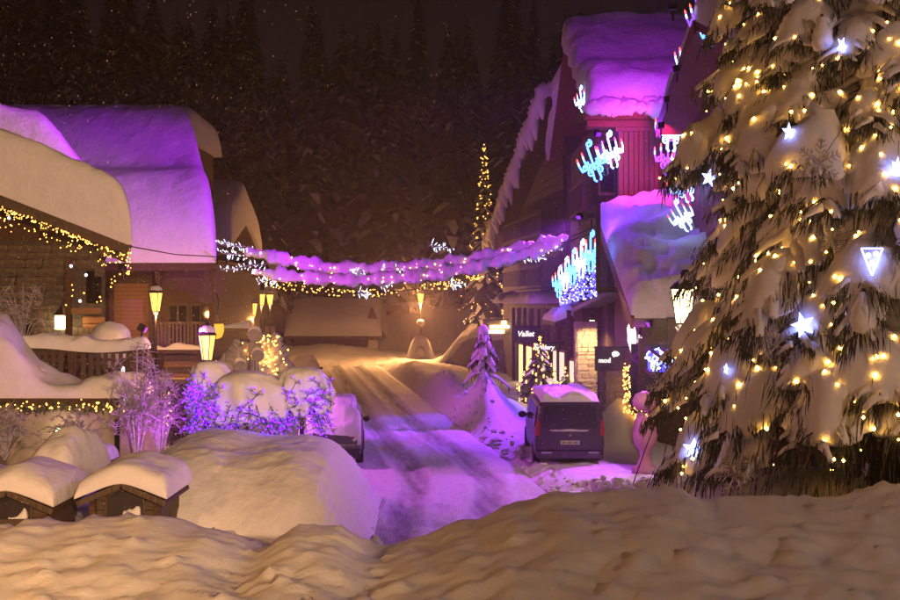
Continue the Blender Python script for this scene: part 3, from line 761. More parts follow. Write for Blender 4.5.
# near shop with steep snowy porch roof
S1 = thing('shop_porch', (8, 34, 0), 'shop porch with steep purple snow roof and glowing signs below', 'shop')
MB().box(5.9, 14, 33.4, 39.5, 0, 4.0).build('wall', WOOD, S1)
def s1b(u, v):
    y = lerp(31.3, 38.6, v); return (lerp(5.15, 14, u), y, 4.1+(y-31.3)*.47)
MB().prism([(31.3, 4.08), (38.6, 4.08+7.3*.47), (38.6, 4.08+7.3*.47-.25), (31.3, 3.83)], 'x', 5.2, 14).build('roof', WOOD, S1)
mb = MB(); snow_sheet(mb, s1b, lambda u, v: 1.05-.35*(1-sstep(0, .25, u)), 60, 50, kx=24, ky=18, q=.42, amp=.34, fr=1.0, seed=31); mb.build('roof_snow', SNOWR, S1, smooth=True)
MB().bar((5.18, 31.2, 3.93), (5.18, 38.4, 3.93+7.2*.47), .09, .34).build('verge_board', WOODR, S1)
MB().box(5.5, 14, 31.4, 31.5, 3.35, 3.8).build('fascia_board', WOOD, S1)
MB().prism([(34.0, 2.4), (38.4, 2.4), (38.4, 7.1), (34, 5.0)], 'x', 5.75, 5.85).build('side_boarding', WOODR, S1)
MB().box(5.42, 5.58, 31.55, 31.71, 0.2, 3.5).build('porch_post', WOOD, S1)
# stone piers
def pier(label, px0, px1, Y, ptop, zb, mat, size, seed):
    x0, x1 = PX(px0, Y), PX(px1, Y); zt = PZ(ptop, Y)
    t = thing('stone_pier', ((x0+x1)/2, Y+.3, 0), label, 'pier')
    MB().box(x0+.03, x1-.03, Y+.05, Y+.6, 0, zt).build('core', MORTAR, t)
    stones(t, (x0, Y, zb), (1, 0, 0), x1-x0, zt-zb, .2, mat, size, seed)
    stones(t, (x0, Y+.6, zb), (0, -1, 0), .6, zt-zb, .12, mat, size, seed+1)
    return t
pier('pale rough stone pier lit by a downlight next to the glowing shop windows', 577, 597, 41, 322, 0.2, STONE2, (.3, .13), 3)
pier('grey block stone pier beside the curtain of warm lights', 604, 626, 34.5, 358, 0.2, STONE3, (.36, .22), 9)
# downlight above the pale pier
c = P(592, 318, 39.7)
l = thing('downlight', c, 'small downlight shining on the pale stone pier', 'lamp')
MB().lathe([(.1, -.08), (.12, 0), (.08, .1), (.03, .16)], c, 10).build('housing', METAL, l)
MB().lathe([(.085, -.1), (.085, -.09)], c, 10).build('lens', LAMPW, l)
spot(l, c+Vector((0, 0, -.14)), P(588, 372, 41), 650, (1, .66, .30), 95, .7, .05)
# shop fronts along the street
SF = thing('shop_row', (5.0, 50, 0), 'row of lit shop windows in the dark timber ground floor', 'shop')
def FX(y): return 9.1-.1*y
u0 = Vector((FX(42), 42, 0)); u1 = Vector((FX(61), 61, 0)); ud = (u1-u0).normalized()
MB().add([(FX(41.8)+.12, 41.8, 0), (FX(62)+.12, 62, 0), (6.2, 62, 0), (6.2, 41.8, 0), (FX(41.8)+.12, 41.8, 4.4), (FX(62)+.12, 62, 4.4), (6.2, 62, 4.4), (6.2, 41.8, 4.4)],
         [(3,2,1,0),(4,5,6,7),(0,1,5,4),(1,2,6,5),(2,3,7,6),(3,0,4,7)]).build('wall', WOOD, SF)
def yof(px): return 9.1/((px-450)/F+.1)
for pa, pb, z0, z1, m in ((519, 525, .3, 2.35, SHOP), (526.5, 532, .3, 2.35, SHOP), (543, 546, .3, 2.3, SHOP), (553, 565, .2, 2.45, SHOPC), (570, 575, .6, 2.2, SHOPC)):
    ya, yb = yof(pb), yof(pa)
    f = MB().add([(FX(ya)+d, ya-.1*0, z) for z in (z0-.1, z1+.1) for d in (.0, .1)]+[(FX(yb)+d, yb, z) for z in (z0-.1, z1+.1) for d in (.0, .1)],
             [(0,1,3,2),(4,6,7,5),(0,4,5,1),(2,3,7,6),(0,2,6,4),(1,5,7,3)]).build('window', WOODH, SF)
    g_ = (yb-ya)*.06
    MB().add([(FX(ya+g_)-.03, ya+g_, z0), (FX(yb-g_)-.03, yb-g_, z0), (FX(yb-g_)-.03, yb-g_, z1), (FX(ya+g_)-.03, ya+g_, z1),
              (FX(ya+g_)-.005, ya+g_, z0), (FX(yb-g_)-.005, yb-g_, z0), (FX(yb-g_)-.005, yb-g_, z1), (FX(ya+g_)-.005, ya+g_, z1)],
             [(0,1,2,3),(7,6,5,4),(0,4,5,1),(2,6,7,3),(1,5,6,2),(0,3,7,4)]).build('pane', m, f)
for y in (43.6, 45.6, 48, 50.2, 54, 57.5):
    MB().box(FX(y)-.12, FX(y)+.05, y-.12, y+.12, 0, 4.2).build('timber_post', WOOD, SF)
mb = MB(); snow_sheet(mb, lambda u, v: (lerp(FX(lerp(50, 62, v))-.5, 6, u), lerp(50, 62, v), 4.45), .5, 16, 30, kx=6, ky=12, amp=.3, seed=17); mb.build('roof_snow', SNOW, SF, smooth=True)

# far dark chalet, snow curling over its long verge
R2 = thing('dark_chalet', (8, 62, 0), 'dark timber chalet with ragged snow hanging from its long sloping verge', 'chalet')
def gx2(y): return 4.55-(y-54)*.114
def gz2(y): return 14.4-(y-53)*.352
MB().add([(gx2(53)+.9, 53, 0), (gx2(71)+.9, 71, 0), (14, 71, 0), (14, 53, 0), (gx2(53)+.9, 53, gz2(53)-.4), (gx2(71)+.9, 71, gz2(71)-.4), (14, 71, gz2(71)-.4), (14, 53, gz2(53)-.4)],
         [(3,2,1,0),(4,5,6,7),(0,1,5,4),(1,2,6,5),(2,3,7,6),(3,0,4,7)]).build('wall', WOOD, R2)
MB().add([(gx2(53), 53, gz2(53)), (gx2(72), 72, gz2(72)), (14, 72, gz2(72)), (14, 53, gz2(53)), (gx2(53), 53, gz2(53)-.3), (gx2(72), 72, gz2(72)-.3), (14, 72, gz2(72)-.3), (14, 53, gz2(53)-.3)],
         [(3,2,1,0),(4,5,6,7),(0,1,5,4),(1,2,6,5),(2,3,7,6),(3,0,4,7)]).build('roof', WOOD, R2)
mb = MB()
def r2b(u, v):
    y = lerp(53, 72.2, v); return (lerp(gx2(y)-.1, 13.9, u), y, gz2(y)+.03)
snow_sheet(mb, r2b, 1.0, 30, 70, kx=20, ky=30, q=.4, amp=.45, fr=.8, seed=40)
mb.build('roof_snow', SNOWR, R2, smooth=True)
mb = MB(); rr = random.Random(12)
for i in range(34):
    y = 53.3+i*.55; L = rr.uniform(.5, 1.7)*(1 if i % 3 else 1.3)
    p = Vector((gx2(y)-.08, y, gz2(y)+.45))
    mb.tube([p+Vector((.1, 0, .35)), p+Vector((-.12, .05, 0)), p+Vector((-.16, .05, -L*.5)), p+Vector((-.06, .05, -L))], [.2, .36*rr.uniform(.7, 1.2), .26*rr.uniform(.6, 1.2), .05], 8)
mb.build('hanging_snow', SNOW, R2, smooth=True)
for j in range(22):
    z = 3+j*.4
    ye = min(71, 53+(14-z-.4)/.352)
    if ye > 54.5:
        a = Vector((gx2(53.2)+.86, 53.2, z)); b_ = Vector((gx2(ye)+.86, ye, z))
        MB().bar(a, b_, .06, .36).build('wall_board', WOOD, R2)
for z0 in (5.2, 7.9):
    MB().add([(gx2(55)+.1, 55, z0), (gx2(67)+.1, 67, z0), (gx2(67)+.95, 67, z0), (gx2(55)+.95, 55, z0), (gx2(55)+.1, 55, z0+.15), (gx2(67)+.1, 67, z0+.15), (gx2(67)+.95, 67, z0+.15), (gx2(55)+.95, 55, z0+.15)],
             [(3,2,1,0),(4,5,6,7),(0,1,5,4),(1,2,6,5),(2,3,7,6),(3,0,4,7)]).build('balcony_floor', WOOD, R2)
    MB().bar((gx2(55)+.12, 55, z0+1.1), (gx2(67)+.12, 67, z0+1.1), .07, .1).build('rail', WOOD, R2)
    for i in range(24):
        y = 55.2+i*.5; plank(R2, gx2(y)+.1, gx2(y)+.15, y-.08, y+.08, z0+.16, z0+1.05, WOOD, 'baluster')

# ---------------------------------------------------------------- signs
def text_obj(name, s, size, mat, c, parent, rot=(pi/2, 0, 0), ext=.02, shear=0, sx=1):
    cu = bpy.data.curves.new(name, 'FONT'); cu.body = s; cu.size = size; cu.extrude = ext; cu.align_x = 'CENTER'; cu.align_y = 'CENTER'; cu.shear = shear; cu.bevel_depth = size*.018
    to = bpy.data.objects.new(name, cu); COL.objects.link(to)
    dg = bpy.context.evaluated_depsgraph_get()
    me = bpy.data.meshes.new_from_object(to.evaluated_get(dg)); bpy.data.objects.remove(to)
    me.materials.clear(); me.materials.append(mat)
    return link(name, me, parent, Vector(c)-root_of(parent).location, rot, (sx, 1, 1))
def sign(label, px0, px1, py0, py1, Y, mat, words, mast=None, lname='shop_sign'):
    x0, x1, z0, z1 = PX(px0, Y), PX(px1, Y), PZ(py1, Y), PZ(py0, Y)
    t = thing(lname, ((x0+x1)/2, Y, z0), label, 'sign')
    if mat:
        MB().box(x0, x1, Y, Y+.08, z0, z1).build('board', mat, t)
        MB().box(x0-.03, x1+.03, Y-.015, Y+.1, z1, z1+.05).build('frame', METAL, t)
    MB().bar(((x0+x1)/2, Y+.04, z1-.02), (x1+.9, Y+.04, z1+.06), .04, .05).build('bracket', METAL, t)
    for s, size, m, px, py, sh, sx in words:
        text_obj('lettering', s, size, m, (PX(px, Y), Y-.03, PZ(py, Y)), t, shear=sh, sx=sx)
    return t
sign('pale glowing white script sign on a dark fascia before the lit windows', 514, 537, 327, 342, 48.5, SIGNB, [('Vallet', .34, SIGNW, 525.5, 334, .2, .95)])
sign('narrow hanging shop sign with small white lettering over the shop windows', 534, 554, 343, 351, 45, SIGNB, [('Bradery', .27, SIGNW, 544, 347.5, .15, .95)])
t = sign('dark square hanging board with small white letters beside the pale stone pier', 595, 625, 348, 371, 34.1, SIGNB, [('mod', .21, SIGNW, 604.5, 360.5, 0, 1)])
mb = MB().blob(P(615.5, 354, 34.05), .11, .03, .08, 3, .4, 12, 8, 2).build('emblem', SIGNW, t)
t = sign('ochre lit sign board standing beyond the retaining wall', 483, 513, 320, 334, 60, SIGNY, [])
MB().box(PX(490, 60), PX(514, 60), 59.9, 59.97, PZ(328, 60), PZ(325.5, 60)).build('lit_bar', LAMPW, t)
MB().box(PX(489, 60), PX(504, 60), 59.9, 59.97, PZ(333, 60), PZ(330, 60)).build('lit_bar', LAMPW, t)
MB().box(PX(502, 60), PX(506, 60), 59.9, 59.97, PZ(325, 60), PZ(321, 60)).build('lit_bar', LAMPW, t)
t = sign('tall white glowing letter sign with a leaf-like initial under the porch roof', 626, 650, 316, 352, 33.2, None, [('ine', .36, SIGNW, 644, 339, .1, 1)])
mb = MB()
leaf = [P(633, 352, 33.2), P(630.5, 340, 33.2), P(630, 328, 33.2), P(632, 317, 33.2)]
mb.tube(leaf, [.07, .10, .09, .02], 8); mb.tube([P(633, 352, 33.2), P(635, 341, 33.2), P(634.5, 332, 33.2), P(634, 325, 33.2)], [.06, .05, .05, .02], 8)
mb.build('initial', SIGNW, t, smooth=True)
sign('maroon shop board with pale two-line lettering under the lantern', 668, 702, 319, 352, 31.0, SIGNR,
     [('Yeti', .30, SIGNWD, 683.5, 331, 0, 1), ('creek', .19, SIGNWD, 684, 338.5, 0, 1)])
sign('small blue neon name sign above the neon window', 655, 675, 335, 344, 31.6, PANELM, [('Solos', .22, LEDW, 665, 340, .1, 1)])
# neon window display: violet frames, blue neon curls
N = thing('neon_window', P(655, 372, 32.4), 'window display with tilted violet frames and blue neon curls', 'window display')
Y = 32.6
MB().box(PX(632, Y), PX(690, Y), Y+.1, Y+.2, PZ(400, Y), PZ(344, Y)).build('backing', SIGNB, N)
def frame_bar(a, b_): return MB().bar(P(*a, Y-.12), P(*b_, Y-.12), .1, .18, (0, 1, 0)).build('frame_bar', PANELM, N)
for a, b_ in (((632, 357), (647, 349)), ((632, 357), (652, 376)), ((647, 347), (672, 366)), ((660, 347), (678, 362))): frame_bar(a, b_)
MB().box(PX(648, Y), PX(686, Y), Y-.02, Y+.06, PZ(372, Y), PZ(349, Y)).build('neon_panel', PANELB, N)
mb = MB(); rr = random.Random(3)
for k in range(7):
    c = P(652+k*4.5, 352+rr.uniform(0, 12), Y-.1); pts = []
    for i in range(12):
        a = i*.6+k; r_ = .05+.02*i; pts.append(c+Vector((cos(a)*r_, 0, sin(a)*r_)))
    mb.tube(pts, .022, 6)
mb.build('neon_curl', ICE, N, smooth=True)
MB().blob(P(654.5, 366, Y-.12), .12, .05, .17, 2, .2, 12, 8).build('white_figure', LEDW, N, smooth=True)
MB().box(PX(641, Y), PX(650, Y), Y-.1, Y-.05, PZ(359, Y), PZ(356.5, Y)).build('lit_bar', SIGNW, N)
# warm bulb curtains beside the block pier
rr = random.Random(14)
for a, b_, nm in ((623, 630, 'left'), (633, 641, 'right')):
    pts = [P(rr.uniform(a, b_), rr.uniform(362, 420), 33.9) for i in range(85)]
    light_string('curtain_lights', 'curtain of small warm bulbs beside the block pier' if nm == 'left' else 'curtain of small warm bulbs behind the pink urn',
                 pts, BULB, .026, [P((a+b_)/2, 361, 33.9), P((a+b_)/2, 420, 33.9)])

# ---------------------------------------------------------------- chandelier light motifs
def scroll(c, r0, r1, a0, turns, n=22, sx=1):
    return [Vector((c[0]+sx*cos(a0+2*pi*turns*i/n)*lerp(r0, r1, i/n), 0, c[1]+sin(a0+2*pi*turns*i/n)*lerp(r0, r1, i/n))) for i in range(n+1)]
def motif_meshes(fm, name):
    mb = MB(); r = .046
    mb.tube([(0, 0, -.55), (0, 0, .5)], r, 6); mb.tube(scroll((0.10, .62), .03, .16, 0, 1.2), r, 6)
    for s in (-1, 1):
        for k, (dx, dz) in enumerate(((.33, .05), (.62, -.12))):
            pts = [Vector((0, 0, -.35+.1*k)), Vector((s*dx*.45, 0, -.50+.1*k)), Vector((s*dx*.9, 0, -.3+dz)), Vector((s*dx, 0, dz))]
            mb.tube(pts, r, 6); mb.tube(scroll((s*dx*.62, -.27+dz*.5), .02, .13, 1.2, 1.1, sx=s), r*.85, 6)
        mb.tube(scroll((s*.2, -.62), .02, .17, 0.5, 1.25, sx=s), r*.85, 6)
        mb.tube([(s*.12, 0, -.5), (s*.16, 0, -.95), (s*.08, 0, -1.05)], r, 6)
    fr = mb.mesh(name, fm, True)
    return fr
FR1 = motif_meshes(ICE, 'scroll_ice'); FR2 = motif_meshes(CYAN, 'scroll_cyan'); FR3 = motif_meshes(MAGR, 'scroll_violet')
cm = MB(); cm.lathe([(.035, 0), (.035, .16)], (0, 0, 0), 8); CAND = cm.mesh('candle', STARM, True)
fm_ = MB(); fm_.lathe([(.012, .17), (.045, .22), (.03, .28), (.003, .36)], (0, 0, 0), 8); FLM = fm_.mesh('flame', FLAME, True)
CH = []
def chandelier(px, py, Y, wpx, rz, fr, label, tilt=0):
    s = wpx/F*Y/1.15
    t = thing('chandelier_light', P(px, py, Y), label, 'light motif', 'chandelier light motifs on the tall chalet', rz)
    t.scale = (s, s, s); t.rotation_euler = (0, tilt, rz)
    f = link('scroll_frame', fr, t)
    for dx, z in ((-.62, -.12), (-.33, .05), (.33, .05), (.62, -.12)):
        c = link('candle', CAND, t, (dx, 0, z)); link('flame', FLM, c)
    CH.append(t); return t
V = .9
chandelier(591, 158, 38.9, 27, -.5, FR2, 'cyan chandelier light with candle flames left of the red pillar, lower of its pair', -.35)
chandelier(610, 147, 38.9, 24, -.5, FR1, 'pale blue chandelier light touching the red pillar', -.25)
chandelier(581, 97, 40, 17, -.9, FR1, 'small chandelier light under the left verge of the tall roof', -.2)
chandelier(671, 124, 37.2, 30, .2, FR1, 'bright white chandelier light under the eave beam right of the red pillar')
chandelier(668, 152, 37.2, 26, .2, FR3, 'dim violet chandelier light hanging below the bright white one')
chandelier(683, 160, 35.5, 24, .3, FR3, 'dim violet chandelier light half behind the fir edge', .2)
chandelier(681, 180, 35, 26, -.2, FR1, 'chandelier light with candles above the porch snow', -.4)
chandelier(687, 55, 33.5, 26, .4, FR1, 'chandelier light on the dark rising verge, lower one', -.2)
chandelier(699, 12, 31.5, 30, .4, FR3, 'violet chandelier light at the top of the rising verge', -.3)
chandelier(708, 30, 31, 18, .4, FR2, 'small cyan chandelier light beside the fir high on the verge', -.3)
chandelier(680, 213, 33.5, 22, .0, FR1, 'low pale chandelier light lying on the porch snow', -.5)
for k in range(5):
    y = lerp(45.5, 35.2, k/4); px = 450+4.5/y*F
    chandelier(px, lerp(279, 248, k/4), y, lerp(20, 26, k/4), -1.05, FR1 if k % 2 else FR2,
               ['farthest', 'second farthest', 'middle', 'second nearest', 'nearest'][k]+' of the pale blue candle motifs on the shop balcony, counted towards the porch')
# blue net of lights on the balcony
rr = random.Random(6); pts = []
for i in range(420):
    y = rr.uniform(34.6, 46.4); pts.append((4.6+rr.uniform(-.02, .02), y, 5.0+rr.uniform(-.45, .55)+(40-y)*.03))
light_string('net_lights', 'blue and white net of lights draped over the shop balcony', pts[:280], NETB, .04)
light_string('net_lights', 'pale sparkling bulbs strewn through the blue net on the balcony', pts[280:], STARM, .03)
# pink edge light of the verge
e0, e1 = P(676, 112, 35.6), P(703, 18, 31.6)
tag(MB().tube([e0, (e0+e1)/2, e1], .07, 6).build('edge_light', emit('pink_edge', (1, .05, .22), .9)), 'pink edge light along the rising verge beside the fir', 'edge light')
pts = [lerp(Vector((4.7, 38.9, EZ-.1)), Vector((5.05, 38.9, EZ)), 0)]

# wall lantern of the shop
def lantern_meshes():
    g = MB(); n = 6
    prof = [(.16, -.45), (.28, .35)]
    g.lathe(prof, (0, 0, 0), n); glass = g.mesh('lantern_glass', LAMP, False)
    f = MB()
    for k in range(n):
        a = 2*pi*k/n; f.tube([(.165*cos(a), .165*sin(a), -.46), (.29*cos(a), .29*sin(a), .36)], .016, 4)
    f.lathe([(.30, .35), (.33, .38), (.22, .50), (.07, .60), (.05, .70), (.07, .74), (.02, .82)], (0, 0, 0), 12)
    f.lathe([(.06, -.62), (.17, -.50), (.18, -.45)], (0, 0, 0), 12)
    return glass, f.mesh('lantern_frame', METAL, False)
LG, LF = lantern_meshes()
def lantern(parent, c, s, mat=None):
    off = root_of(parent).location
    g = LG
    if mat: g = LG.copy(); g.materials[0] = mat
    o = link('lantern_glass', g, parent, Vector(c)-off, None, (s, s, s))
    link('lantern_frame', LF, parent, Vector(c)-off, None, (s, s, s))
    return o
c = P(683, 304, 26)
t = thing('wall_lantern', c, 'large bright lantern on an iron arm above the maroon shop board', 'lantern')
lantern(t, c, .98, LAMPW)
MB().bar(c+Vector((0, 0, .78)), c+Vector((2.2, 1.0, .85)), .05, .06).build('iron_arm', METAL, t)
point(t, c+Vector((-.1, -.1, -.85)), 260, (1, .75, .42), .15)
# ------------------------------------------------------------------ trees
def bough_proto(seed, L=3.0, droop=0.55):
    """hanging fir bough along +X: returns meshes (wood, needles, snow) and points for bulbs"""
    rnd = random.Random(seed); wood = MB(); nd = MB(); sn = MB(); bl = []
    curl = rnd.uniform(-.25, .25)
    def main(t): return Vector((L*t*.92, curl*L*t*t*.5, .12*L*t-droop*L*t**1.5+.10*L*t**4))
    N = 12; mp = [main(i/N) for i in range(N+1)]
    wood.tube(mp, [lerp(.045, .008, i/N) for i in range(N+1)], 5)
    def spray(p, ln, out):
        m = rnd.randint(7, 10)
        for k in range(m):
            d = Vector((out.x*rnd.uniform(.0, .55)+rnd.uniform(-.3, .3), out.y*rnd.uniform(0, .55)+rnd.uniform(-.3, .3), -1)).normalized()*ln*rnd.uniform(.5, 1.1)
            w = rnd.uniform(.005, .011); a = rnd.uniform(0, pi); sd = Vector((cos(a), sin(a), 0))*w
            q = p+Vector((rnd.uniform(-.06, .06), rnd.uniform(-.06, .06), rnd.uniform(-.05, .03)))
            nd.add([q-sd*.5, q+sd*.5, q+d*.55+sd, q+d, q+d*.55-sd], [(0, 1, 2, 3, 4)])
    twigs = []
    for i in range(22):
        t = .10+.88*i/22+rnd.uniform(-.02, .02); p = main(min(t, .99)); sgn = 1 if i % 2 else -1
        ln = (.95*(1-t)**.8+.22)*rnd.uniform(.75, 1.15)*(.5+min(1, t*2.5)*.5)
        dr = Vector((.72, sgn*.75, -.10)).normalized()
        tw = [p+dr*ln*s+Vector((0, 0, -.42*ln*s*s)) for s in (0, .33, .66, 1)]
        wood.tube(tw, [.015, .012, .008, .004], 4); twigs.append((t, tw, ln))
        for s in range(1, 6):
            f = s/5; q = tw[0].lerp(tw[1], f*3) if f < .34 else (tw[1].lerp(tw[2], f*3-1) if f < .67 else tw[2].lerp(tw[3], f*3-2))
            spray(q, rnd.uniform(.16, .40)*(1.1-.35*f), dr)
    for i in range(18): spray(main(.08+.9*i/18), rnd.uniform(.14, .34), Vector((1, 0, 0)))
    # snow: one long pad with fingers
    a0, a1 = rnd.uniform(.10, .25), rnd.uniform(.9, 1.0)
    W = rnd.uniform(.29, .50); Hh = rnd.uniform(.20, .34)
    M = 22; line = [main(lerp(a0, a1, i/M))+Vector((0, 0, .02)) for i in range(M+1)]
    ph = rnd.uniform(0, 6)
    wf = lambda t: W*(max(0, 1-(2*t-1)**4)**.5)*(.72+.28*sin(t*11+ph)+.15*sin(t*5+ph*2))+.02
    hf = lambda t: Hh*(max(0, 1-(2*t-1)**6)**.5)*(.8+.3*sin(t*9+ph))+.015
    cuts = [a0, a0+(a1-a0)*rnd.uniform(.26, .40), a0+(a1-a0)*rnd.uniform(.56, .74), a1]
    for q0, q1 in zip(cuts, cuts[1:]):
        if rnd.random() < .12: continue
        seg = [main(lerp(q0, q1-.015, i/14))+Vector((0, 0, .02)) for i in range(15)]; k_ = rnd.uniform(.75, 1.15); tm = (q0+q1)/2
        base_w = W*k_*(1.15-.45*abs(2*tm-1)); base_h = Hh*k_
        snow_tube(sn, seg, lambda t: base_w*(max(0, 1-(2*t-1)**4)**.5)*(1+.18*sin(t*8+ph))+.015, lambda t: base_h*(max(0, 1-(2*t-1)**4)**.5)*(1+.15*sin(t*6+ph))+.012, seed+q0*7, 18, .32, 3.6, .5)
    for t, tw, ln in twigs:
        if rnd.random() < .82 and ln > .2:
            k = rnd.uniform(.6, 1.0); pts = [tw[0].lerp(tw[1], .5), tw[1], tw[1].lerp(tw[2], .5), tw[2], tw[2].lerp(tw[3], k)]
            ww = rnd.uniform(.09, .17)*min(1.3, ln*1.6)
            snow_tube(sn, pts, lambda s: ww*(1-.65*s)+.01, lambda s: ww*.75*(1-.6*s)+.008, seed+t*9, 9, .34, 6, .55)
    for k in range(7):
        t = rnd.uniform(.15, .97); i = min(M, int(t*M))
        bl.append(line[i]+Vector((rnd.uniform(-.05, .05), rnd.uniform(-1, 1)*wf(t)*.8, hf(t)*rnd.uniform(.62, 1.05)+.03)))
    for k in range(5):
        t, tw, ln = rnd.choice(twigs); bl.append(tw[2].lerp(tw[3], rnd.random())+Vector((0, 0, rnd.uniform(-.22, .05))))
    return wood.mesh('bough_wood', BARK, True), nd.mesh('bough_needle', NEEDLE, False, recalc=False), sn.mesh('bough_snow', SNOWT, True), bl
PRO = [bough_proto(s, 3.0, dr) for s, dr in ((1, .74), (2, .86), (3, .66), (4, .95), (5, .78), (6, .9), (7, .82), (8, .70))]
TREEX, TREEY = 7.15, 17.6
BT = thing('snowy_fir', (TREEX, TREEY, .9), 'big snow-laden fir with warm lights and star ornaments beside the shops', 'tree')
MB().tube([(TREEX, TREEY, .8), (TREEX+.03, TREEY, 5), (TREEX-.03, TREEY, 11), (TREEX, TREEY, 19)], [.32, .26, .17, .03], 10).build('trunk', BARK, BT, smooth=True)
bulbs_big = []; rnd = random.Random(77)
RADT = [(2, 3.9), (4, 4.0), (5.7, 3.95), (7.3, 3.5), (9.3, 3.3), (13, 2.5), (18, .4)]
def rad(z): return interp(RADT, z)
z = 2.9; ring = 0
while z < 18:
    n = 13 if z < 10 else 8; step = .52 if z < 10 else .9
    for k in range(n):
        a = 2*pi*(k+.5*(ring % 2))/n+rnd.uniform(-.16, .16)
        r = rad(z)*rnd.uniform(.80, 1.06); pi_ = rnd.randrange(8); wd, ndl, sno, bl = PRO[pi_]
        s = r/2.75; zz = z+rnd.uniform(-.18, .18)+1.1*s
        sc = (s, min(s*1.15, 1.15)*rnd.uniform(.85, 1.1)*rnd.choice((-1, 1)), s*rnd.uniform(.85, 1.15))
        M = Matrix.Translation((TREEX, TREEY, zz)) @ Matrix.Rotation(a, 4, 'Z') @ Matrix.Diagonal((sc[0], sc[1], sc[2], 1))
        skip_ = False
        for q in (Vector((2.76, 0, -1.9)), Vector((2.1, 0, -1.15)), Vector((2.4, .5, -1.7)), Vector((2.4, -.5, -1.7))):
            g = M @ q; gx_, gy_ = 450+g.x/g.y*F, 300-(g.z-CAMZ)/g.y*F
            if g.y < TREEY+1 and (655 < gx_ < 702 and 272 < gy_ < 340 or 632 < gx_ < 655 and 390 < gy_ < 470): skip_ = True
        if skip_: continue
        b_ = link('bough', wd, BT, Vector((0, 0, zz-.9)), (0, 0, a), sc)
        link('needle_spray', ndl, b_)['kind'] = 'stuff'; link('snow_pad', sno, b_)['kind'] = 'stuff'
        if z < 11:
            for p in bl:
                if rnd.random() < .62: bulbs_big.append(M @ p)
    z += step; ring += 1
# inner foliage that closes the crown
mb = MB(); rnd = random.Random(5)
for i in range(5200):
    zz = rnd.uniform(1.6, 12); r = rad(zz)*rnd.uniform(.1, .62); a = rnd.uniform(0, 2*pi)
    p = Vector((TREEX+cos(a)*r, TREEY+sin(a)*r, zz)); d = Vector((cos(a)*.3+rnd.uniform(-.3, .3), sin(a)*.3+rnd.uniform(-.3, .3), -1)).normalized()*rnd.uniform(.25, .6)
    sd = Vector((sin(a+rnd.uniform(-1, 1)), cos(a), 0))*rnd.uniform(.02, .045)
    mb.add([p-sd*.5, p+sd*.5, p+d*.5+sd, p+d, p+d*.5-sd], [(0, 1, 2, 3, 4)])
for i in range(5200):
    zz = rnd.uniform(1.3, 3.6); r = rad(zz)*rnd.uniform(.35, .92); a = rnd.uniform(0, 2*pi)
    p = Vector((TREEX+cos(a)*r, TREEY+sin(a)*r, zz)); d = Vector((cos(a)*.2+rnd.uniform(-.25, .25), sin(a)*.2+rnd.uniform(-.25, .25), -1)).normalized()*rnd.uniform(.2, .5)
    sd = Vector((sin(a+rnd.uniform(-1, 1)), cos(a), 0))*rnd.uniform(.007, .016)
    mb.add([p-sd*.5, p+sd*.5, p+d*.5+sd, p+d, p+d*.5-sd], [(0, 1, 2, 3, 4)])
mb.build('inner_foliage', NEEDLE, BT, recalc=False, kind='stuff')
# bulbs lie on the outside of the snow and needles
bpy.context.view_layer.update(); DG = bpy.context.evaluated_depsgraph_get()
bulbs_big = []; rnd = random.Random(41); tries = 0
while len(bulbs_big) < 1150 and tries < 8000:
    tries += 1; a = rnd.uniform(0, 2*pi); zz = rnd.uniform(1.7, 11.5)
    o_ = Vector((TREEX+cos(a)*7.5, TREEY+sin(a)*7.5, zz+1.2)); d_ = (Vector((TREEX+rnd.uniform(-1.2, 1.2), TREEY+rnd.uniform(-1.2, 1.2), zz-rnd.uniform(0, 1.6)))-o_).normalized()
    o_ += d_*2.0
    ok, hit, nor, idx, ob, mat_ = scene.ray_cast(DG, o_, d_, distance=7)
    if ok and root_of(ob) == BT and hit.z > 1.5:
        bulbs_big.append(hit+(nor if nor.dot(d_) < 0 else -nor)*.012)
bulbs_big.sort(key=lambda p: p.z)
nb = len(bulbs_big); K = 6
for k in range(K):
    pts = bulbs_big[k*nb//K:(k+1)*nb//K]
    nm = ['the lowest boughs', 'the low boughs above the snow bank', 'the middle boughs', 'the boughs level with the violet roof', 'the high boughs', 'the topmost boughs in view'][k]
    light_string('fir_lights', 'warm string lights wound through %s of the big fir' % nm, pts, BULBT, .026, vary=(.4, 1.15), group='light strings of the big fir')
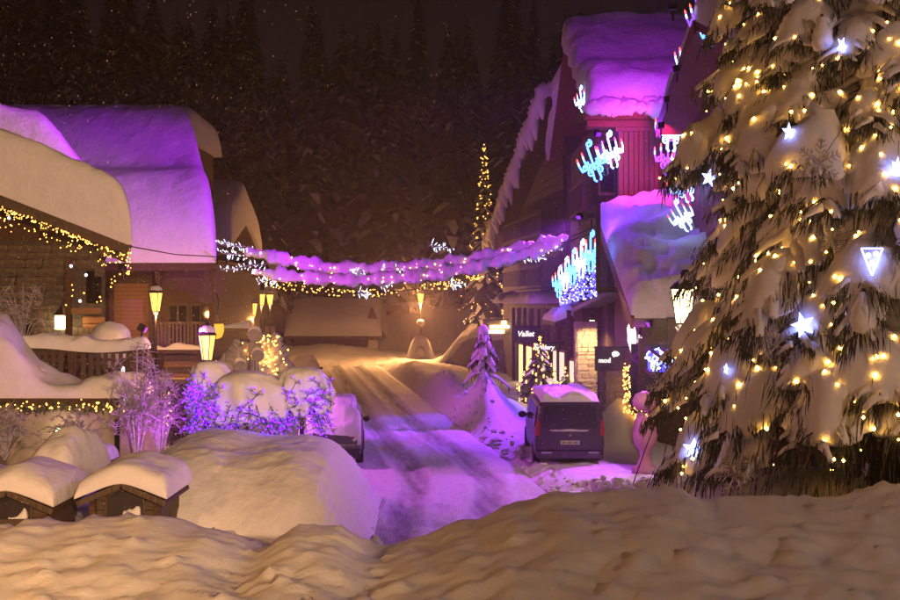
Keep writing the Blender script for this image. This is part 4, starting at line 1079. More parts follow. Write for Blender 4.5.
# ornaments
def star_mesh(R, r, d, mat, name):
    n = 10; v = [Vector((sin(2*pi*i/n)*(R if i % 2 == 0 else r), 0, cos(2*pi*i/n)*(R if i % 2 == 0 else r))) for i in range(n)]
    mb = MB(); mb.add(v+[(0, -d, 0), (0, d, 0)], [(i, (i+1) % n, n) for i in range(n)]+[((i+1) % n, i, n+1) for i in range(n)])
    return mb.mesh(name, mat, False)
STM = star_mesh(.175, .075, .05, STARM, 'star')
def on_tree(px, py, extra=.25):
    """a spot just outside the crown surface on the line to the photo pixel"""
    d = Vector(((px-450)/F, 1, -(py-300)/F)).normalized()
    ok, hit, nor, idx, ob, mat_ = scene.ray_cast(DG, Vector((0, 0, CAMZ))+d*10, d, distance=14)
    if ok: return hit-d*(extra-.2)
    return Vector((0, 0, CAMZ))+d*16
for i, (px, py, s, rz, lab) in enumerate(((693, 449, 1.0, .1, 'glowing blue-white star low on the fir above a silver snowflake'), (803, 325, 1.05, -.3, 'glowing white star against a snowy bough in the middle of the fir'),
        (709, 178, .85, .2, 'white star at the outer edge of the fir near the violet chandelier lights'), (789, 132, .75, 0, 'white star glowing from behind snow in the upper fir'),
        (842, 45, .7, .4, 'star shining through snow near the top of the fir'), (897, 168, .9, .2, 'blue-white star by the upper right snow pads of the fir'), (726, 369, .5, .2, 'small blue star deep among the lower needles'))):
    p = on_tree(px, py, .3)
    t = thing('star_light', p, lab, 'star', 'lit stars on the fir'); t.scale = (s, s, s); t.rotation_euler = (0, rz, .15*i)
    link('star_body', STM, t); cb = MB().tube([(0, 0, .2), (.01, .02, .42)], .006, 4).mesh('cord', METAL); link('cord', cb, t)
p = on_tree(872, 260, .3)
t = thing('diamond_light', p, 'blue-white triangular wire light hanging on the right of the fir', 'ornament')
mb = MB(); q = [Vector((-.14, 0, .15)), Vector((.14, 0, .15)), Vector((0, 0, -.2))]
for a, b_ in ((0, 1), (1, 2), (2, 0)): mb.tube([p+q[a], p+q[b_]], .010, 6)
mb.build('wire_frame', STARM, t)
for dx, dz in ((-.05, .06), (.055, .08), (0, -.04)): MB().blob(p+Vector((dx, 0, dz)),   .035, .035, .035, 0, 0, 10, 8).build('bulb', STARM, t)
def flake_mesh(R):
    mb = MB()
    for k in range(6):
        a = pi*k/3; d = Vector((cos(a), 0, sin(a)))
        mb.tube([Vector((0, 0, 0)), d*R], .014, 5)
        for f in (.4, .62, .84):
            for s in (-1, 1):
                b_ = a+s*.95; mb.tube([d*R*f, d*R*f+Vector((cos(b_), 0, sin(b_)))*R*.30*(1.2-f*.6)], .012, 5)
    return mb.mesh('snowflake', FLAKE, True)
FLK = flake_mesh(.33)
for i, (px, py, s, lab) in enumerate(((735, 476, 1, 'silver snowflake ornament hanging on the lowest boughs above the snow bank'), (777, 346, .85, 'silver snowflake ornament beside the glowing middle star'),
        (819, 163, .95, 'silver snowflake ornament on the upper boughs of the fir'), (664, 386, .95, 'silver snowflake ornament at the fir edge in front of the pink urn'), (832, 238, .7, 'small silver snowflake ornament among the middle right boughs'))):
    p = on_tree(px, py, .38)
    t = thing('snowflake_ornament', p, lab, 'ornament', 'silver snowflakes on the fir'); t.scale = (s, s, s); t.rotation_euler = (.1, .3*i, .2)
    link('snowflake_body', FLK, t); link('cord', MB().tube([(0, 0, .1), (.01, .04, .6)], .005, 4).mesh('cord', METAL), t)
for px, py, s in ((863, 316, 1), (822, 37, .9)):
    p = on_tree(px, py, .3)
    t = thing('bauble', p, 'pear-shaped pale bauble with snow on the right of the fir' if px > 850 else 'pale hanging bauble near the top of the fir', 'bauble')
    MB().lathe([(.01, -.24*s), (.12*s, -.2*s), (.17*s, -.08*s), (.15*s, .06*s), (.08*s, .2*s), (.05*s, .3*s), (.01, .33*s)], p, 16).build('shell', SNOWT, t, smooth=True)
    MB().lathe([(.025, .3*s), (.025, .36*s)], p, 8).build('cap', CHROME, t)
# loose guy wire by the tree
tag(MB().tube([P(660, 412, 21), P(645, 450, 20.5), P(633, 484, 20)], .010, 5).build('guy_wire', METAL), 'dark slanting guy wire left of the fir', 'wire')

# ---------------------------------------------------------------- conifers built in tiers
def conifer(h, r, seed, tiers, per, needle, snowk=.5, smat=SNOWT, clear=.08):
    rnd = random.Random(seed); fo = MB(); sn = MB()
    tips = []
    for i in range(tiers):
        f = i/(tiers-1); zz = h*(clear+(1-clear)*.97*f); rr = r*(1-f)**.85+.04*r
        n = max(4, int(per*(1-.55*f)))
        for k in range(n):
            a = 2*pi*(k+rnd.random()*.7)/n+i*.7; R = rr*rnd.uniform(.7, 1.15); dz = -R*rnd.uniform(.35, .75)
            c, s = cos(a), sin(a); w = R*.34
            def pt(t, off, up=0): return Vector((c*R*t-s*off, s*R*t+c*off, zz+dz*t**1.3+up))
            pts = [pt(.05, -w*.3), pt(.35, -w), pt(.55, -w*.6, -.10*R), pt(.8, -w*.7, -.16*R), pt(1, 0, -.05*R), pt(.8, w*.7, -.16*R), pt(.55, w*.6, -.10*R), pt(.35, w), pt(.05, w*.3), pt(.5, 0, .06*R)]
            fo.add(pts, [(0, 1, 9), (1, 2, 9), (2, 3, 9), (3, 4, 9), (4, 5, 9), (5, 6, 9), (6, 7, 9), (7, 8, 9), (8, 0, 9)])
            for m in range(3):
                t = rnd.uniform(.3, .95); q = pt(t, rnd.uniform(-w, w)*.7, -.03*R); fo.add([q+Vector((-s, c, 0))*w*.18, q-Vector((-s, c, 0))*w*.18, q+Vector((c*.1, s*.1, -.35))*R*.6], [(0, 1, 2)])
            tips.append(pt(rnd.uniform(.7, 1), rnd.uniform(-w, w)*.5, .05))
            if rnd.random() < snowk:
                u = .07*R
                top = [pt(.2, -w*.3, u), pt(.45, -w*.62, u*.8), pt(.9, -w*.25, u*.5), pt(1.0, 0, 0), pt(.9, w*.25, u*.5), pt(.45, w*.62, u*.8), pt(.2, w*.3, u), pt(.55, 0, .06*R+u*1.9)]
                sn.add(top, [(0, 1, 7), (1, 2, 7), (2, 3, 7), (3, 4, 7), (4, 5, 7), (5, 6, 7), (6, 0, 7)])
    tr = MB().tube([(0, 0, 0), (0, 0, h*.6), (0, 0, h*.97)], [r*.09, r*.06, .01], 6)
    return fo.mesh('crown_needle', needle, False, recalc=False), sn.mesh('crown_snow', smat, True, recalc=False), tr.mesh('trunk', BARK, True), tips
def plant(name, pro, loc, label, cat, s=1, rz=0, group=None):
    t = thing(name, loc, label, cat, group, rz); t.scale = (s, s, s)
    link('trunk', pro[2], t); c = link('crown', pro[0], t); link('snow_load', pro[1], c)['kind'] = 'stuff'
    return t
FAR = [conifer(20, 4.0, 11, 26, 13, NEEDLEF, .22), conifer(23, 3.4, 12, 34, 12, NEEDLEF, .16), conifer(17, 3.8, 13, 24, 13, NEEDLEF, .26)]
rnd = random.Random(31); cnt = 0
for row in range(9):
    y = 98+row*9.5; half = y*.5+9
    x = -half+rnd.uniform(0, 4)
    while x < half:
        xx = x+rnd.uniform(-1.5, 1.5); yy = y+rnd.uniform(-3, 3)
        hide = (xx/yy > .12 and row > 1) or (row == 0 and -16 < xx < 2)
        if not hide:
            k3 = rnd.randrange(3); plant('forest_fir', FAR[k3], (xx, yy, ground_h(xx, yy)-.4), ['broad snow-dusted dark fir in the forest on the slope behind the village', 'slim tall dark fir in the forest on the slope behind the village', 'short bushy snow-dusted fir in the forest on the slope behind the village'][k3], 'tree', rnd.uniform(.75, 1.2), rnd.uniform(0, 6), 'forest firs on the slope'); cnt += 1
        x += rnd.uniform(5.5, 9)
for px, Y, s in ((12, 72, .95), (88, 84, .92), (140, 88, .80), (30, 84, 1.0), (330, 90, .7)):
    if px == 330: continue
    xx = PX(px, Y)
    plant('tall_fir', FAR[px % 3], (xx, Y, ground_h(xx, Y)-.3), {12: 'tall snowy fir rising above the stone chalet roof', 88: 'tall fir behind the violet roof, wider crown', 140: 'shorter fir peeping over the violet snow roof', 30: 'slim fir crowded behind the tall snowy one'}[px], 'tree', s, px)
# tall lit spruce at the end of the street
LT = conifer(16.5, 2.2, 21, 30, 12, NEEDLEF, .6)
lx, ly = PX(484, 85), 85.0
plant('lit_spruce', LT, (lx, ly, .2), 'slim spruce wound with golden lights at the far end of the street', 'tree')
rr = random.Random(3); pts = []
for i in range(300):
    q = rr.choice(LT[3])
    if q.z > 2.6: pts.append((lx+q.x*1.02+rr.uniform(-.1, .1), ly+q.y*1.02, .2+q.z+rr.uniform(-.2, .1)))
pts.append((lx, ly-.1, 16.6))
light_string('spruce_lights', 'golden bulbs spiralling up the slim far spruce', pts, BULB, .045)
# shop tree with warm bulbs
ST = conifer(2.8, 1.3, 33, 14, 12, NEEDLE, .35)
sx_, sy_ = PX(540, 43), 43.0
plant('christmas_tree', ST, (sx_, sy_, .35), 'bushy christmas tree with many warm bulbs in front of the lit shop windows', 'tree', 1.0)
sx2, sy2 = PX(566, 41.5), 41.5
sx2_ = 0; plant('christmas_tree', ST, (sx2, sy2, .3), 'small low christmas tree beside the pale stone pier', 'tree', .62, 2)
for (cx, cy, s, n, lab) in ((sx_, sy_, 1, 300, 'warm bulbs on the bushy christmas tree before the shop windows'), (sx2, sy2, .62, 50, 'warm bulbs on the small christmas tree beside the pale pier')):
    pts = []
    for i in range(n):
        q = rr.choice(ST[3]); qa = Matrix.Rotation(0 if s == 1 else 2, 3, 'Z') @ q; pts.append(Vector((cx+qa.x*s*1.05, cy+qa.y*s*1.05, (.35 if s == 1 else .3)+qa.z*s+rr.uniform(-.1, .06))))
    light_string('tree_lights', lab, pts, BULB, .03)
# little bent snow-laden fir on the roadside heap
hx, hy = PX(486, 40), 40.0; hz = ground_h(hx, hy)
t = thing('bent_fir', (hx, hy, hz-.1), 'small bent fir smothered in blue-lit snow on the roadside heap', 'tree')
MB().tube([(hx, hy, hz-.1), (hx, hy, hz+.9), (hx-.1, hy, hz+1.75)], [.06, .05, .02], 6).build('trunk', BARK, t)
mb = MB(); nb_ = MB(); rr = random.Random(9)
for i in range(46):
    f = rr.random(); a = rr.uniform(0, 2*pi); R = .85*(1-f)+.12; zz = hz+.15+1.65*f
    s = Vector((hx-.1*f, hy, zz)); e = s+Vector((cos(a)*R, sin(a)*R, -.45*R-.1)); m_ = (s+e)/2+Vector((0, 0, .12))
    snow_tube(mb, [s, s.lerp(m_, .5), m_, m_.lerp(e, .5), e], lambda q: .13*(1-.5*q), lambda q: .11*(1-.5*q), i, 8, .3, 4)
    for k in range(8):
        q = m_.lerp(e, rr.random())+Vector((rr.uniform(-.1, .1), rr.uniform(-.1, .1), -.02)); nb_.add([q, q+Vector((.03, 0, 0)), q+Vector((rr.uniform(-.06, .06), rr.uniform(-.06, .06), -.25))], [(0, 1, 2)])
mb.blob((hx-.1, hy, hz+1.72), .2, .2, .24, 1, .2).build('snow_load', SNOWT, t, smooth=True)
nb_.build('needle_fringe', NEEDLE, t, recalc=False, kind='stuff')
# ------------------------------------------------------------------ street lamps
def street_lamp(px, py, Y, s, label, base=None, energy=600, group='sodium street lamps', mat=None, col=SODIUM):
    c = P(px, py, Y) if base is None else Vector(base)
    gz = ground_h(c.x, c.y)
    t = thing('street_lamp', (c.x, c.y, gz-.1), label, 'street lamp', group)
    MB().lathe([(.14, gz-.15), (.14, gz+.35), (.09, gz+.45), (.07, gz+.9), (.045, gz+1.0), (.04, c.z-.6*s), (.07, c.z-.58*s)], (c.x, c.y, 0), 10).build('post', METAL, t, smooth=False)
    lantern(t, c, s, mat)
    mb = MB(); mb.blob(c+Vector((0, 0, .52*s)), .27*s, .27*s, .16*s, c.x, .2, 14, 8).build('snow_cap', SNOW, t, smooth=True)
    point(t, c+Vector((0, -.06, -.72*s)), energy, col, .12)
    return t
street_lamp(156, 301, 41.5, .85, 'lit street lamp in front of the lit larch boarding', energy=600)
street_lamp(207, 346, 30, .82, 'lit street lamp rising behind the violet-lit snow-hooded shrubs', energy=330)
street_lamp(253, 309, 58, .80, 'lit street lamp behind the road signs, nearest of a row of three', energy=900)
street_lamp(261.5, 299, 66, .80, 'lit street lamp behind the road signs, middle of a row of three', energy=300)
street_lamp(270, 299, 72, .80, 'lit street lamp behind the road signs, farthest of a row of three', energy=300)
street_lamp(420.5, 298, 77, .82, 'lit street lamp on a snow-buried plinth at the bend', energy=5600)
# lamps of the same street standing beside and behind the viewer
street_lamp(0, 0, 0, .85, 'street lamp at the near left of the snow bank, outside the view', base=(-8.6, 7.4, 5.2), energy=2200)
tl = street_lamp(0, 0, 0, 1.0, 'tall street lamp with a shaded floodlight behind the viewer on the right', base=(13, -32, 13.5), energy=200)
spot(tl, (13, -31.4, 13.0), (-9, 23.8, 4.4), 105000, (1.0, .56, .27), 16.5, .6, .5)
street_lamp(0, 0, 0, 1.0, 'street lamp behind the viewer on the far right', base=(17, -3, 9), energy=7800, col=(1.0, .61, .43))

# plinth of the lamp at the bend
px_, Yp = 420.5, 77
c = P(px_, 352, Yp)
t = thing('lamp_plinth', (c.x, c.y, 0), 'rounded snow-buried stone plinth with a dark niche at the road bend', 'plinth')
MB().lathe([(1.25, -.6), (1.2, 0), (1.0, .5), (.85, 1.1), (.62, 1.7), (.35, 2.05), (.1, 2.2)], (c.x, c.y, 0), 18).build('snow_hood', SNOW, t, smooth=True)
MB().blob((c.x, c.y-.85, .95), .35, .2, .42, 2, .1).build('niche_stone', STONE3, t, smooth=True)
MB().lathe([(.02, -.25), (.2, -.2), (.3, 0), (.2, .22), (.02, .27)], P(420.5, 323, 76.8), 14).build('finial_ball', STONE3, t, smooth=True)
# curved retaining wall with snow coping
pts = [P(523, 338, 61), P(500, 337, 64), P(478, 335, 67), P(464, 341, 69), P(455, 352, 71), P(447, 362, 73), P(432, 367, 75), P(400, 368, 76), P(372, 372, 77)]
fine = []
for i in range(len(pts)-1):
    for k in range(5): fine.append(pts[i].lerp(pts[i+1], k/5))
fine.append(pts[-1])
t = thing('retaining_wall', (pts[3].x, pts[3].y, 0), 'curved retaining wall with a thick snow coping beyond the road', 'wall')
mb = MB()
for i in range(len(fine)-1):
    a, b_ = fine[i], fine[i+1]
    mb.add([(a.x, a.y, -.4), (b_.x, b_.y, -.4), (b_.x+.1, b_.y+.6, -.4), (a.x+.1, a.y+.6, -.4), (a.x, a.y, a.z), (b_.x, b_.y, b_.z), (b_.x+.1, b_.y+.6, b_.z), (a.x+.1, a.y+.6, a.z)],
           [(3,2,1,0),(4,5,6,7),(0,1,5,4),(1,2,6,5),(2,3,7,6),(3,0,4,7)])
mb.build('masonry', STONE3, t)
mb = MB(); snow_tube(mb, [p+Vector((.05, .3, .05)) for p in fine], lambda q: .62, lambda q: .45, 3, 12, .2, 1.2); mb.build('snow_coping', SNOW, t, smooth=True)
# low hut at the back
H = thing('low_hut', (PX(330, 95), 97, 0), 'low dark hut with a broad snow roof at the end of the road', 'hut')
x0, x1 = PX(284, 95), PX(382, 95); xa = PX(373, 95)
MB().box(x0+.6, x1-1.4, 96.5, 103, 0, 2.0).build('wall', WOOD, H)
MB().prism([(PX(362, 96), 1.8), (PX(372, 96), 4.0), (PX(386, 96), 1.3), (PX(384, 96), 1.3)], 'y', 95.6, 96).build('verge_board', WOOD, H)
mb = MB()
def hb(u, v):
    x = lerp(x0, x1, u); y = lerp(95, 104, v); return (x, y, 1.5+2.4*(1-abs(2*v-1))**.8-2.2*sstep(.86, 1, u)*(1-.4*v)*0)
snow_sheet(mb, hb, lambda u, v: 1.0, 40, 30, kx=14, ky=12, amp=.15, fr=.4, seed=2); mb.build('roof_snow', SNOWR, H, smooth=True)
MB().box(x0+.3, x1-.3, 95.1, 95.3, 1.15, 1.45).build('eave_board', WOOD, H)
MB().box(PX(372, 95)-.4, PX(372, 95)+.5, 95.5, 96.4, .2, 2.1).build('snow_covered_porch', SNOW, H, bevel=.2)

# ---------------------------------------------------------------- garlands across the street
def catmull(pts, n):
    out = []
    for i in range(len(pts)-1):
        p0, p1, p2, p3 = pts[max(i-1, 0)], pts[i], pts[i+1], pts[min(i+2, len(pts)-1)]
        for k in range(n):
            t = k/n; out.append(.5*((2*p1)+(p2-p0)*t+(2*p0-5*p1+4*p2-p3)*t*t+(3*p1-p0-3*p2+p3)*t**3))
    out.append(pts[-1]); return out
def garland(pix, r, label, seed, nb, bmat, hang=.0, i0=0, i1=1):
    ctl = [P(a, b_, Y) for a, b_, Y in pix]; line = catmull(ctl, 12); rnd = random.Random(seed)
    t = thing('street_garland', line[0], label, 'garland', 'garlands slung across the street')
    MB().tube(line, .025, 5).build('cable', METAL, t)
    m = len(line); seg = line[int(m*i0):int(m*i1)+1]; mm = len(seg)
    core = MB(); fine = catmull(seg, 3)
    wf = lambda q: r*(max(.02, 1-(2*q-1)**12)**.5)*(1+.22*sin(q*63+seed)+.12*sin(q*151))
    snow_tube(core, fine, wf, lambda q: wf(q)*1.0, seed, 14, .5, 4.0, .85); core.build('snow_sleeve', SNOWT, t, smooth=True)
    nd = MB()
    for i in range(700):
        p = rnd.choice(fine); a = rnd.uniform(-.2, pi+.2); d = Vector((rnd.uniform(-.4, .4), cos(a), -abs(sin(a)))).normalized()
        q = p+d*r*.75; sd = Vector((.02, 0, 0)); nd.add([q-sd, q+sd, q+d*r*rnd.uniform(.25, .55)+Vector((rnd.uniform(-.1, .1), 0, 0))], [(0, 1, 2)])
    nd.build('fir_fringe', NEEDLE, t, recalc=False, kind='stuff')
    bl = []
    for i in range(nb):
        p = rnd.choice(fine); a = rnd.uniform(-.9, .9); bl.append(p+Vector((rnd.uniform(-.1, .1), -r*1.02*cos(a), r*.95*sin(a)-.05)))
    bulb_mesh(MB(), bl, .03, rnd).build('bulb_chain', bmat, t, recalc=False, kind='stuff')
    return line
G1 = garland([(218,246,43.5),(262,255,43),(330,268,42.5),(400,268,42),(460,262,41.5),(525,249,41),(572,236,40.5),(606,221,40)], .26, 'upper snow-coated garland with pink bulbs slung across the street', 1, 64, BULBP, i0=.1, i1=.84)
G2 = garland([(218,262,43),(262,273,42.5),(330,279,42),(400,278,41.5),(460,270,41),(525,254,40.5),(572,240,40),(606,228,39.8)], .24, 'lower snow-coated garland with pink bulbs slung across the street', 2, 46, BULBP, i0=.12, i1=.82)
ctl = catmull([P(a, b_, 42.3) for a, b_ in ((240,268),(280,285),(350,293),(420,289),(470,279),(520,262),(575,240))], 14)
rnd = random.Random(2); m = len(ctl)
pts = [rnd.choice(ctl[int(m*.13):int(m*.72)])+Vector((rnd.uniform(-.3, .3), rnd.uniform(-.1, .1), rnd.uniform(-.14, .14))) for i in range(150)]
light_string('garland_lights', 'string of small golden bulbs sagging below the two snowy garlands', pts, BULB, .026, ctl, wr=.02)
# white led twigs
def twig_cluster(px, py, Y, wpx, seed, label, n=9):
    rnd = random.Random(seed); c = P(px, py, Y); w = wpx/F*Y
    t = thing('twig_light', c, label, 'light ornament', 'white led twigs on the garlands')
    mb = MB(); st = MB(); sg = -1 if px < 330 else 1
    d0 = Vector((sg, 0, rnd.uniform(-.15, .25)))
    ln = [c+d0*w*(k/6-.5)+Vector((0, rnd.uniform(-.03, .03), .05*sin(k))) for k in range(7)]
    st.tube(ln, .016, 5)
    for i in range(n*3):
        f = rnd.random(); p = ln[0].lerp(ln[6], f)
        e = p+Vector((sg*rnd.uniform(.05, .5), rnd.uniform(-.4, .4), rnd.uniform(-1, 1)))*rnd.uniform(.12, .36)*(1.15-.6*f)
        mb.tube([p+(e-p)*.35, p+(e-p)*.65, e], [.010, .021, .008], 4)
    st.build('stem', TWIG, t); mb.build('led_leaf', LEDW, t, smooth=True, kind='stuff')
for i, (px, py, w, lab) in enumerate(((237, 246, 42, 'white led twig at the chalet end of the upper garland'), (243, 267, 46, 'white led twig at the chalet end of the lower garland'),
        (232, 254, 26, 'short white led twig between the garland ends at the chalet'),
        (268, 281, 20, 'small white led twig below the chalet end of the lower garland'), (397, 270, 36, 'white led twig in the middle of the upper garland'), (357, 272, 14, 'tiny white led twig on the upper garland left of the middle one'),
        (387, 284, 16, 'white led twig under the middle of the lower garland'), (364, 293, 12, 'round white led twig on the golden string'), (441, 247, 26, 'white led twig standing on the upper garland towards the tall chalet'),
        (457, 284, 18, 'white led twig on the golden string towards the shops'), (545, 249, 34, 'white led twig near the tall chalet end of the upper garland'), (534, 257, 22, 'white led twig near the tall chalet end of the lower garland'))):
    twig_cluster(px, py, 41.8, w, i, lab, 6+int(w/6))
for a, b_, Y0, Y1 in (((128, 246), (222, 257), 33, 43.5),):
    tag(MB().tube([P(a[0], a[1], Y0), P((a[0]+b_[0])/2, (a[1]+b_[1])/2+3, (Y0+Y1)/2), P(b_[0], b_[1], Y1)], .02, 5).build('overhead_cable', METAL), 'thin dark cable from the stone chalet gable to the garland', 'cable')

# ---------------------------------------------------------------- vehicles
def ring(y, w, prof):
    half = [(w*a, z) for a, z in prof]
    return [(x, y, z) for x, z in half]+[(-x, y, z) for x, z in reversed(half)]
def loft(secs):
    mb = MB(); rings = [ring(y, w, prof) for y, w, prof in secs]; n = len(rings[0])
    for i in range(len(rings)-1):
        mb.add(rings[i]+rings[i+1], [(k, (k+1) % n, n+(k+1) % n, n+k) for k in range(n)])
    mb.add(rings[0], [tuple(range(n))]); mb.add(rings[-1], [tuple(range(n-1, -1, -1))])
    return mb
def vprof(zb, zs, zbelt, zr, tw): return [(.80, zb), (.97, zb+.10), (1.0, zs), (.985, zbelt), (tw+.03, zr-.14), (tw-.04, zr-.04), (tw-.22, zr)]
def wheel_meshes():
    a = MB().lathe([(.18, -.11), (.30, -.11), (.33, -.07), (.33, .07), (.30, .11), (.18, .11)], (0, 0, 0), 20).mesh('tyre', TYRE, True)
    b_ = MB().lathe([(.02, .09), (.06, .1), (.17, .085), (.19, .1), (.19, -.1), (.02, -.1)], (0, 0, 0), 16).mesh('rim', METALG, True)
    return a, b_
TYR, RIM = wheel_meshes()
def wheel(root, x, y, z, s=1):
    w = link('wheel', TYR, root, (x, y, z), (0, pi/2*(1 if x > 0 else -1), 0), (s, s, s)); link('rim', RIM, w); return w
def quad_panel(root, name, pts, mat, d=Vector((0, -.012, 0)), th=.02, parent=None):
    mb = MB(); v = [Vector(p)+d for p in pts]; b2 = [p-d.normalized()*th for p in v]; n = len(v)
    mb.add(v+b2, [tuple(range(n)), tuple(range(2*n-1, n-1, -1))]+[(i, i+n, (i+1) % n+n, (i+1) % n) for i in range(n)])
    me = mb.mesh(name, mat); return link(name, me, parent or root)
VAN = thing('parked_van', (3.27, 30.0, .06), 'dark van with snow on its roof seen from behind, parked by the shops', 'van')
hw = .955
secs = [(0.0, hw*.97, vprof(.24, .55, .98, 1.74, .84)), (.05, hw*.99, vprof(.20, .55, .99, 1.80, .86)), (.35, hw, vprof(.18, .55, 1.0, 1.84, .87)), (2.2, hw, vprof(.18, .55, 1.0, 1.87, .87)),
        (3.3, hw, vprof(.18, .55, .98, 1.83, .86)), (3.55, hw, vprof(.18, .55, .98, 1.72, .84)), (4.05, hw*.98, vprof(.18, .55, .97, 1.12, .84)), (4.7, hw*.9, vprof(.2, .5, .82, .92, .82)), (4.86, hw*.8, vprof(.26, .45, .66, .74, .8))]
o = loft(secs).mesh('body', VANP, True, weld=True); body = link('body', o, VAN)
body.modifiers.new('bevel', 'BEVEL').width = .02; body.modifiers['bevel'].segments = 2; body.modifiers['bevel'].limit_method = 'ANGLE'; body.modifiers['bevel'].angle_limit = radians(25)
quad_panel(VAN, 'tailgate', [(-.80, 0, .46), (.80, 0, .46), (.84, 0, 1.0), (.74, -.0, 1.74), (-.74, 0, 1.74), (-.84, 0, 1.0)], VANP, Vector((0, -.02, 0)))
tg = bpy.data.objects['tailgate']
quad_panel(VAN, 'rear_window', [(-.76, 0, 1.06), (.76, 0, 1.06), (.69, 0, 1.62), (.62, 0, 1.66), (-.62, 0, 1.66), (-.69, 0, 1.62)], GLASSD, Vector((0, -.045, 0)), parent=tg)
ch = MB().box(-.48, .48, -.085, -.03, .955, .995); link('chrome_strip', ch.mesh('chrome_strip', CHROME), tg)
mb = MB(); snow_sheet(mb, lambda u, v: (lerp(-.55, .5, u), lerp(-.12, -.04, v), 1.0), lambda u, v: .008+.012*sstep(.2, .45, u)*sstep(.8, .5, u), 30, 6, kx=6, ky=4, amp=.02, fr=6); link('strip_snow', mb.mesh('strip_snow', SNOW, True), tg)
pl = quad_panel(VAN, 'number_plate', [(-.26, 0, .60), (.26, 0, .60), (.26, 0, .71), (-.26, 0, .71)], PLATE, Vector((0, -.05, 0)), parent=tg)
mb = MB()
for i, k in enumerate((-.20, -.155, -.08, -.035, .01, .085, .13, .175)): mb.box(k, k+.03, -.056, -.051, .625+.005*(i % 2), .685-.008*(i % 3))
link('plate_character', mb.mesh('plate_character', SIGNB), pl)
for s in (-1, 1):
    quad_panel(VAN, 'tail_light', [(s*.83, 0, .84), (s*.935, 0, .84), (s*.945, 0, 1.0), (s*.88, 0, 1.30), (s*.83, 0, 1.25)], REDL, Vector((0, -.03, 0)), .05)
    quad_panel(VAN, 'reflector', [(s*.5, 0, .36), (s*.78, 0, .36), (s*.78, 0, .41), (s*.5, 0, .41)], CHROME, Vector((0, -.085, 0)))
    m_ = MB().blob((s*1.08, 3.35, 1.08), .13, .07, .10, 1, .05, 12, 8); link('wing_mirror', m_.mesh('wing_mirror', VANP, True), VAN)
    for y in (.95, 3.95): wheel(VAN, s*.84, y, .33)
    # side windows
    for ya, yb in ((.25, 1.15), (1.25, 2.25), (2.38, 3.3)):
        quad_panel(VAN, 'side_window', [(s*.945, ya, 1.07), (s*.945, yb, 1.07), (s*.875, yb, 1.60), (s*.875, ya, 1.60)], GLASSD, Vector((s*.012, 0, 0)))
bm_ = MB().box(-.90, .90, -.075, .12, .20, .46); link('rear_bumper', bm_.mesh('rear_bumper', VANP), VAN).modifiers.new('bevel', 'BEVEL').width = .04
w_ = MB().tube([(.0, -.07, 1.1), (.32, -.075, 1.16), (.55, -.072, 1.2)], .01, 5); link('rear_wiper', w_.mesh('rear_wiper', METAL), VAN)
em = MB().lathe([(.0, 0), (.055, 0), (.055, .012), (0, .014)], (0, 0, 0), 16); e = link('emblem', em.mesh('emblem', CHROME, True), tg, (0, -.045, .86), (pi/2, 0, 0))
mb = MB(); snow_sheet(mb, lambda u, v: (lerp(-.80, .80, u), lerp(-.06, 3.4, v), 1.78+.06*sin(pi*v)), lambda u, v: .17, 40, 40, kx=8, ky=24, q=.45, amp=.25, fr=1.4, seed=3)
link('roof_snow', mb.mesh('roof_snow', SNOW, True), VAN)
# snowed-in car on the left and another farther on
def snow_car(loc, rz, label, s=1):
    t = thing('snowed_in_car', loc, label, 'car', None, rz); t.scale = (s, s, s)
    hw = .88
    secs = [(-2.1, hw*.85, vprof(.3, .5, .70, .80, .82)), (-1.95, hw*.97, vprof(.22, .5, .78, .92, .82)), (-1.5, hw, vprof(.18, .5, .85, 1.2, .78)), (-1.0, hw, vprof(.18, .5, .9, 1.42, .76)), (.3, hw, vprof(.18, .5, .9, 1.46, .76)),
            (1.0, hw, vprof(.18, .5, .88, 1.12, .78)), (1.7, hw*.95, vprof(.2, .48, .75, .86, .8)), (2.05, hw*.8, vprof(.28, .45, .6, .68, .78))]
    link('body', loft(secs).mesh('body', CARP, True, weld=True), t)
    mb = MB()
    prof = [(-2.1, .72), (-1.9, .95), (-1.4, 1.3), (-.9, 1.52), (.3, 1.56), (1.0, 1.2), (1.7, .95), (2.1, .72)]
    snow_sheet(mb, lambda u, v: (lerp(-.86, .86, u)*(.82 if -1.4 < lerp(-2.1, 2.1, v) < .8 else .98), lerp(-2.1, 2.1, v), interp(prof, lerp(-2.1, 2.1, v))-.12), .36, 30, 50, kx=6, ky=10, q=.45, amp=.2, fr=1, seed=loc[0])
    link('snow_cover', mb.mesh('snow_cover', SNOW, True), t)
    for sd in (-1, 1):
        for ya, yb in ((-1.3, -.55), (-.42, .45)):
            quad_panel(t, 'side_window', [(sd*.84, ya, .95), (sd*.84, yb, .95), (sd*.73, yb, 1.32), (sd*.73, ya, 1.32)], GLASSD, Vector((sd*.012, 0, 0)))
        for y in (-1.35, 1.35): wheel(t, sd*.8, y, .3, .92)
        quad_panel(t, 'tail_light', [(sd*.6, -2.06, .66), (sd*.78, -2.02, .66), (sd*.78, -2.0, .8), (sd*.6, -2.05, .8)], REDL, Vector((0, -.03, 0)), .06)
        mm = MB().blob((sd*.97, .75, .98), .1, .07, .08, 1, .05, 10, 8); link('wing_mirror', mm.mesh('wing_mirror', SIGNB, True), t)
    b_ = MB().box(-.8, .8, -2.16, -1.95, .24, .5); link('bumper', b_.mesh('bumper', SIGNB), t)
    return t
snow_car((-3.38, 31.6, .12), radians(4), 'snow-covered car parked behind the big drift, dark window and wheel showing')
snow_car((PX(304, 64), 64, -.45), radians(8), 'distant car buried under a slab of snow beyond the shrubs', 1.05)

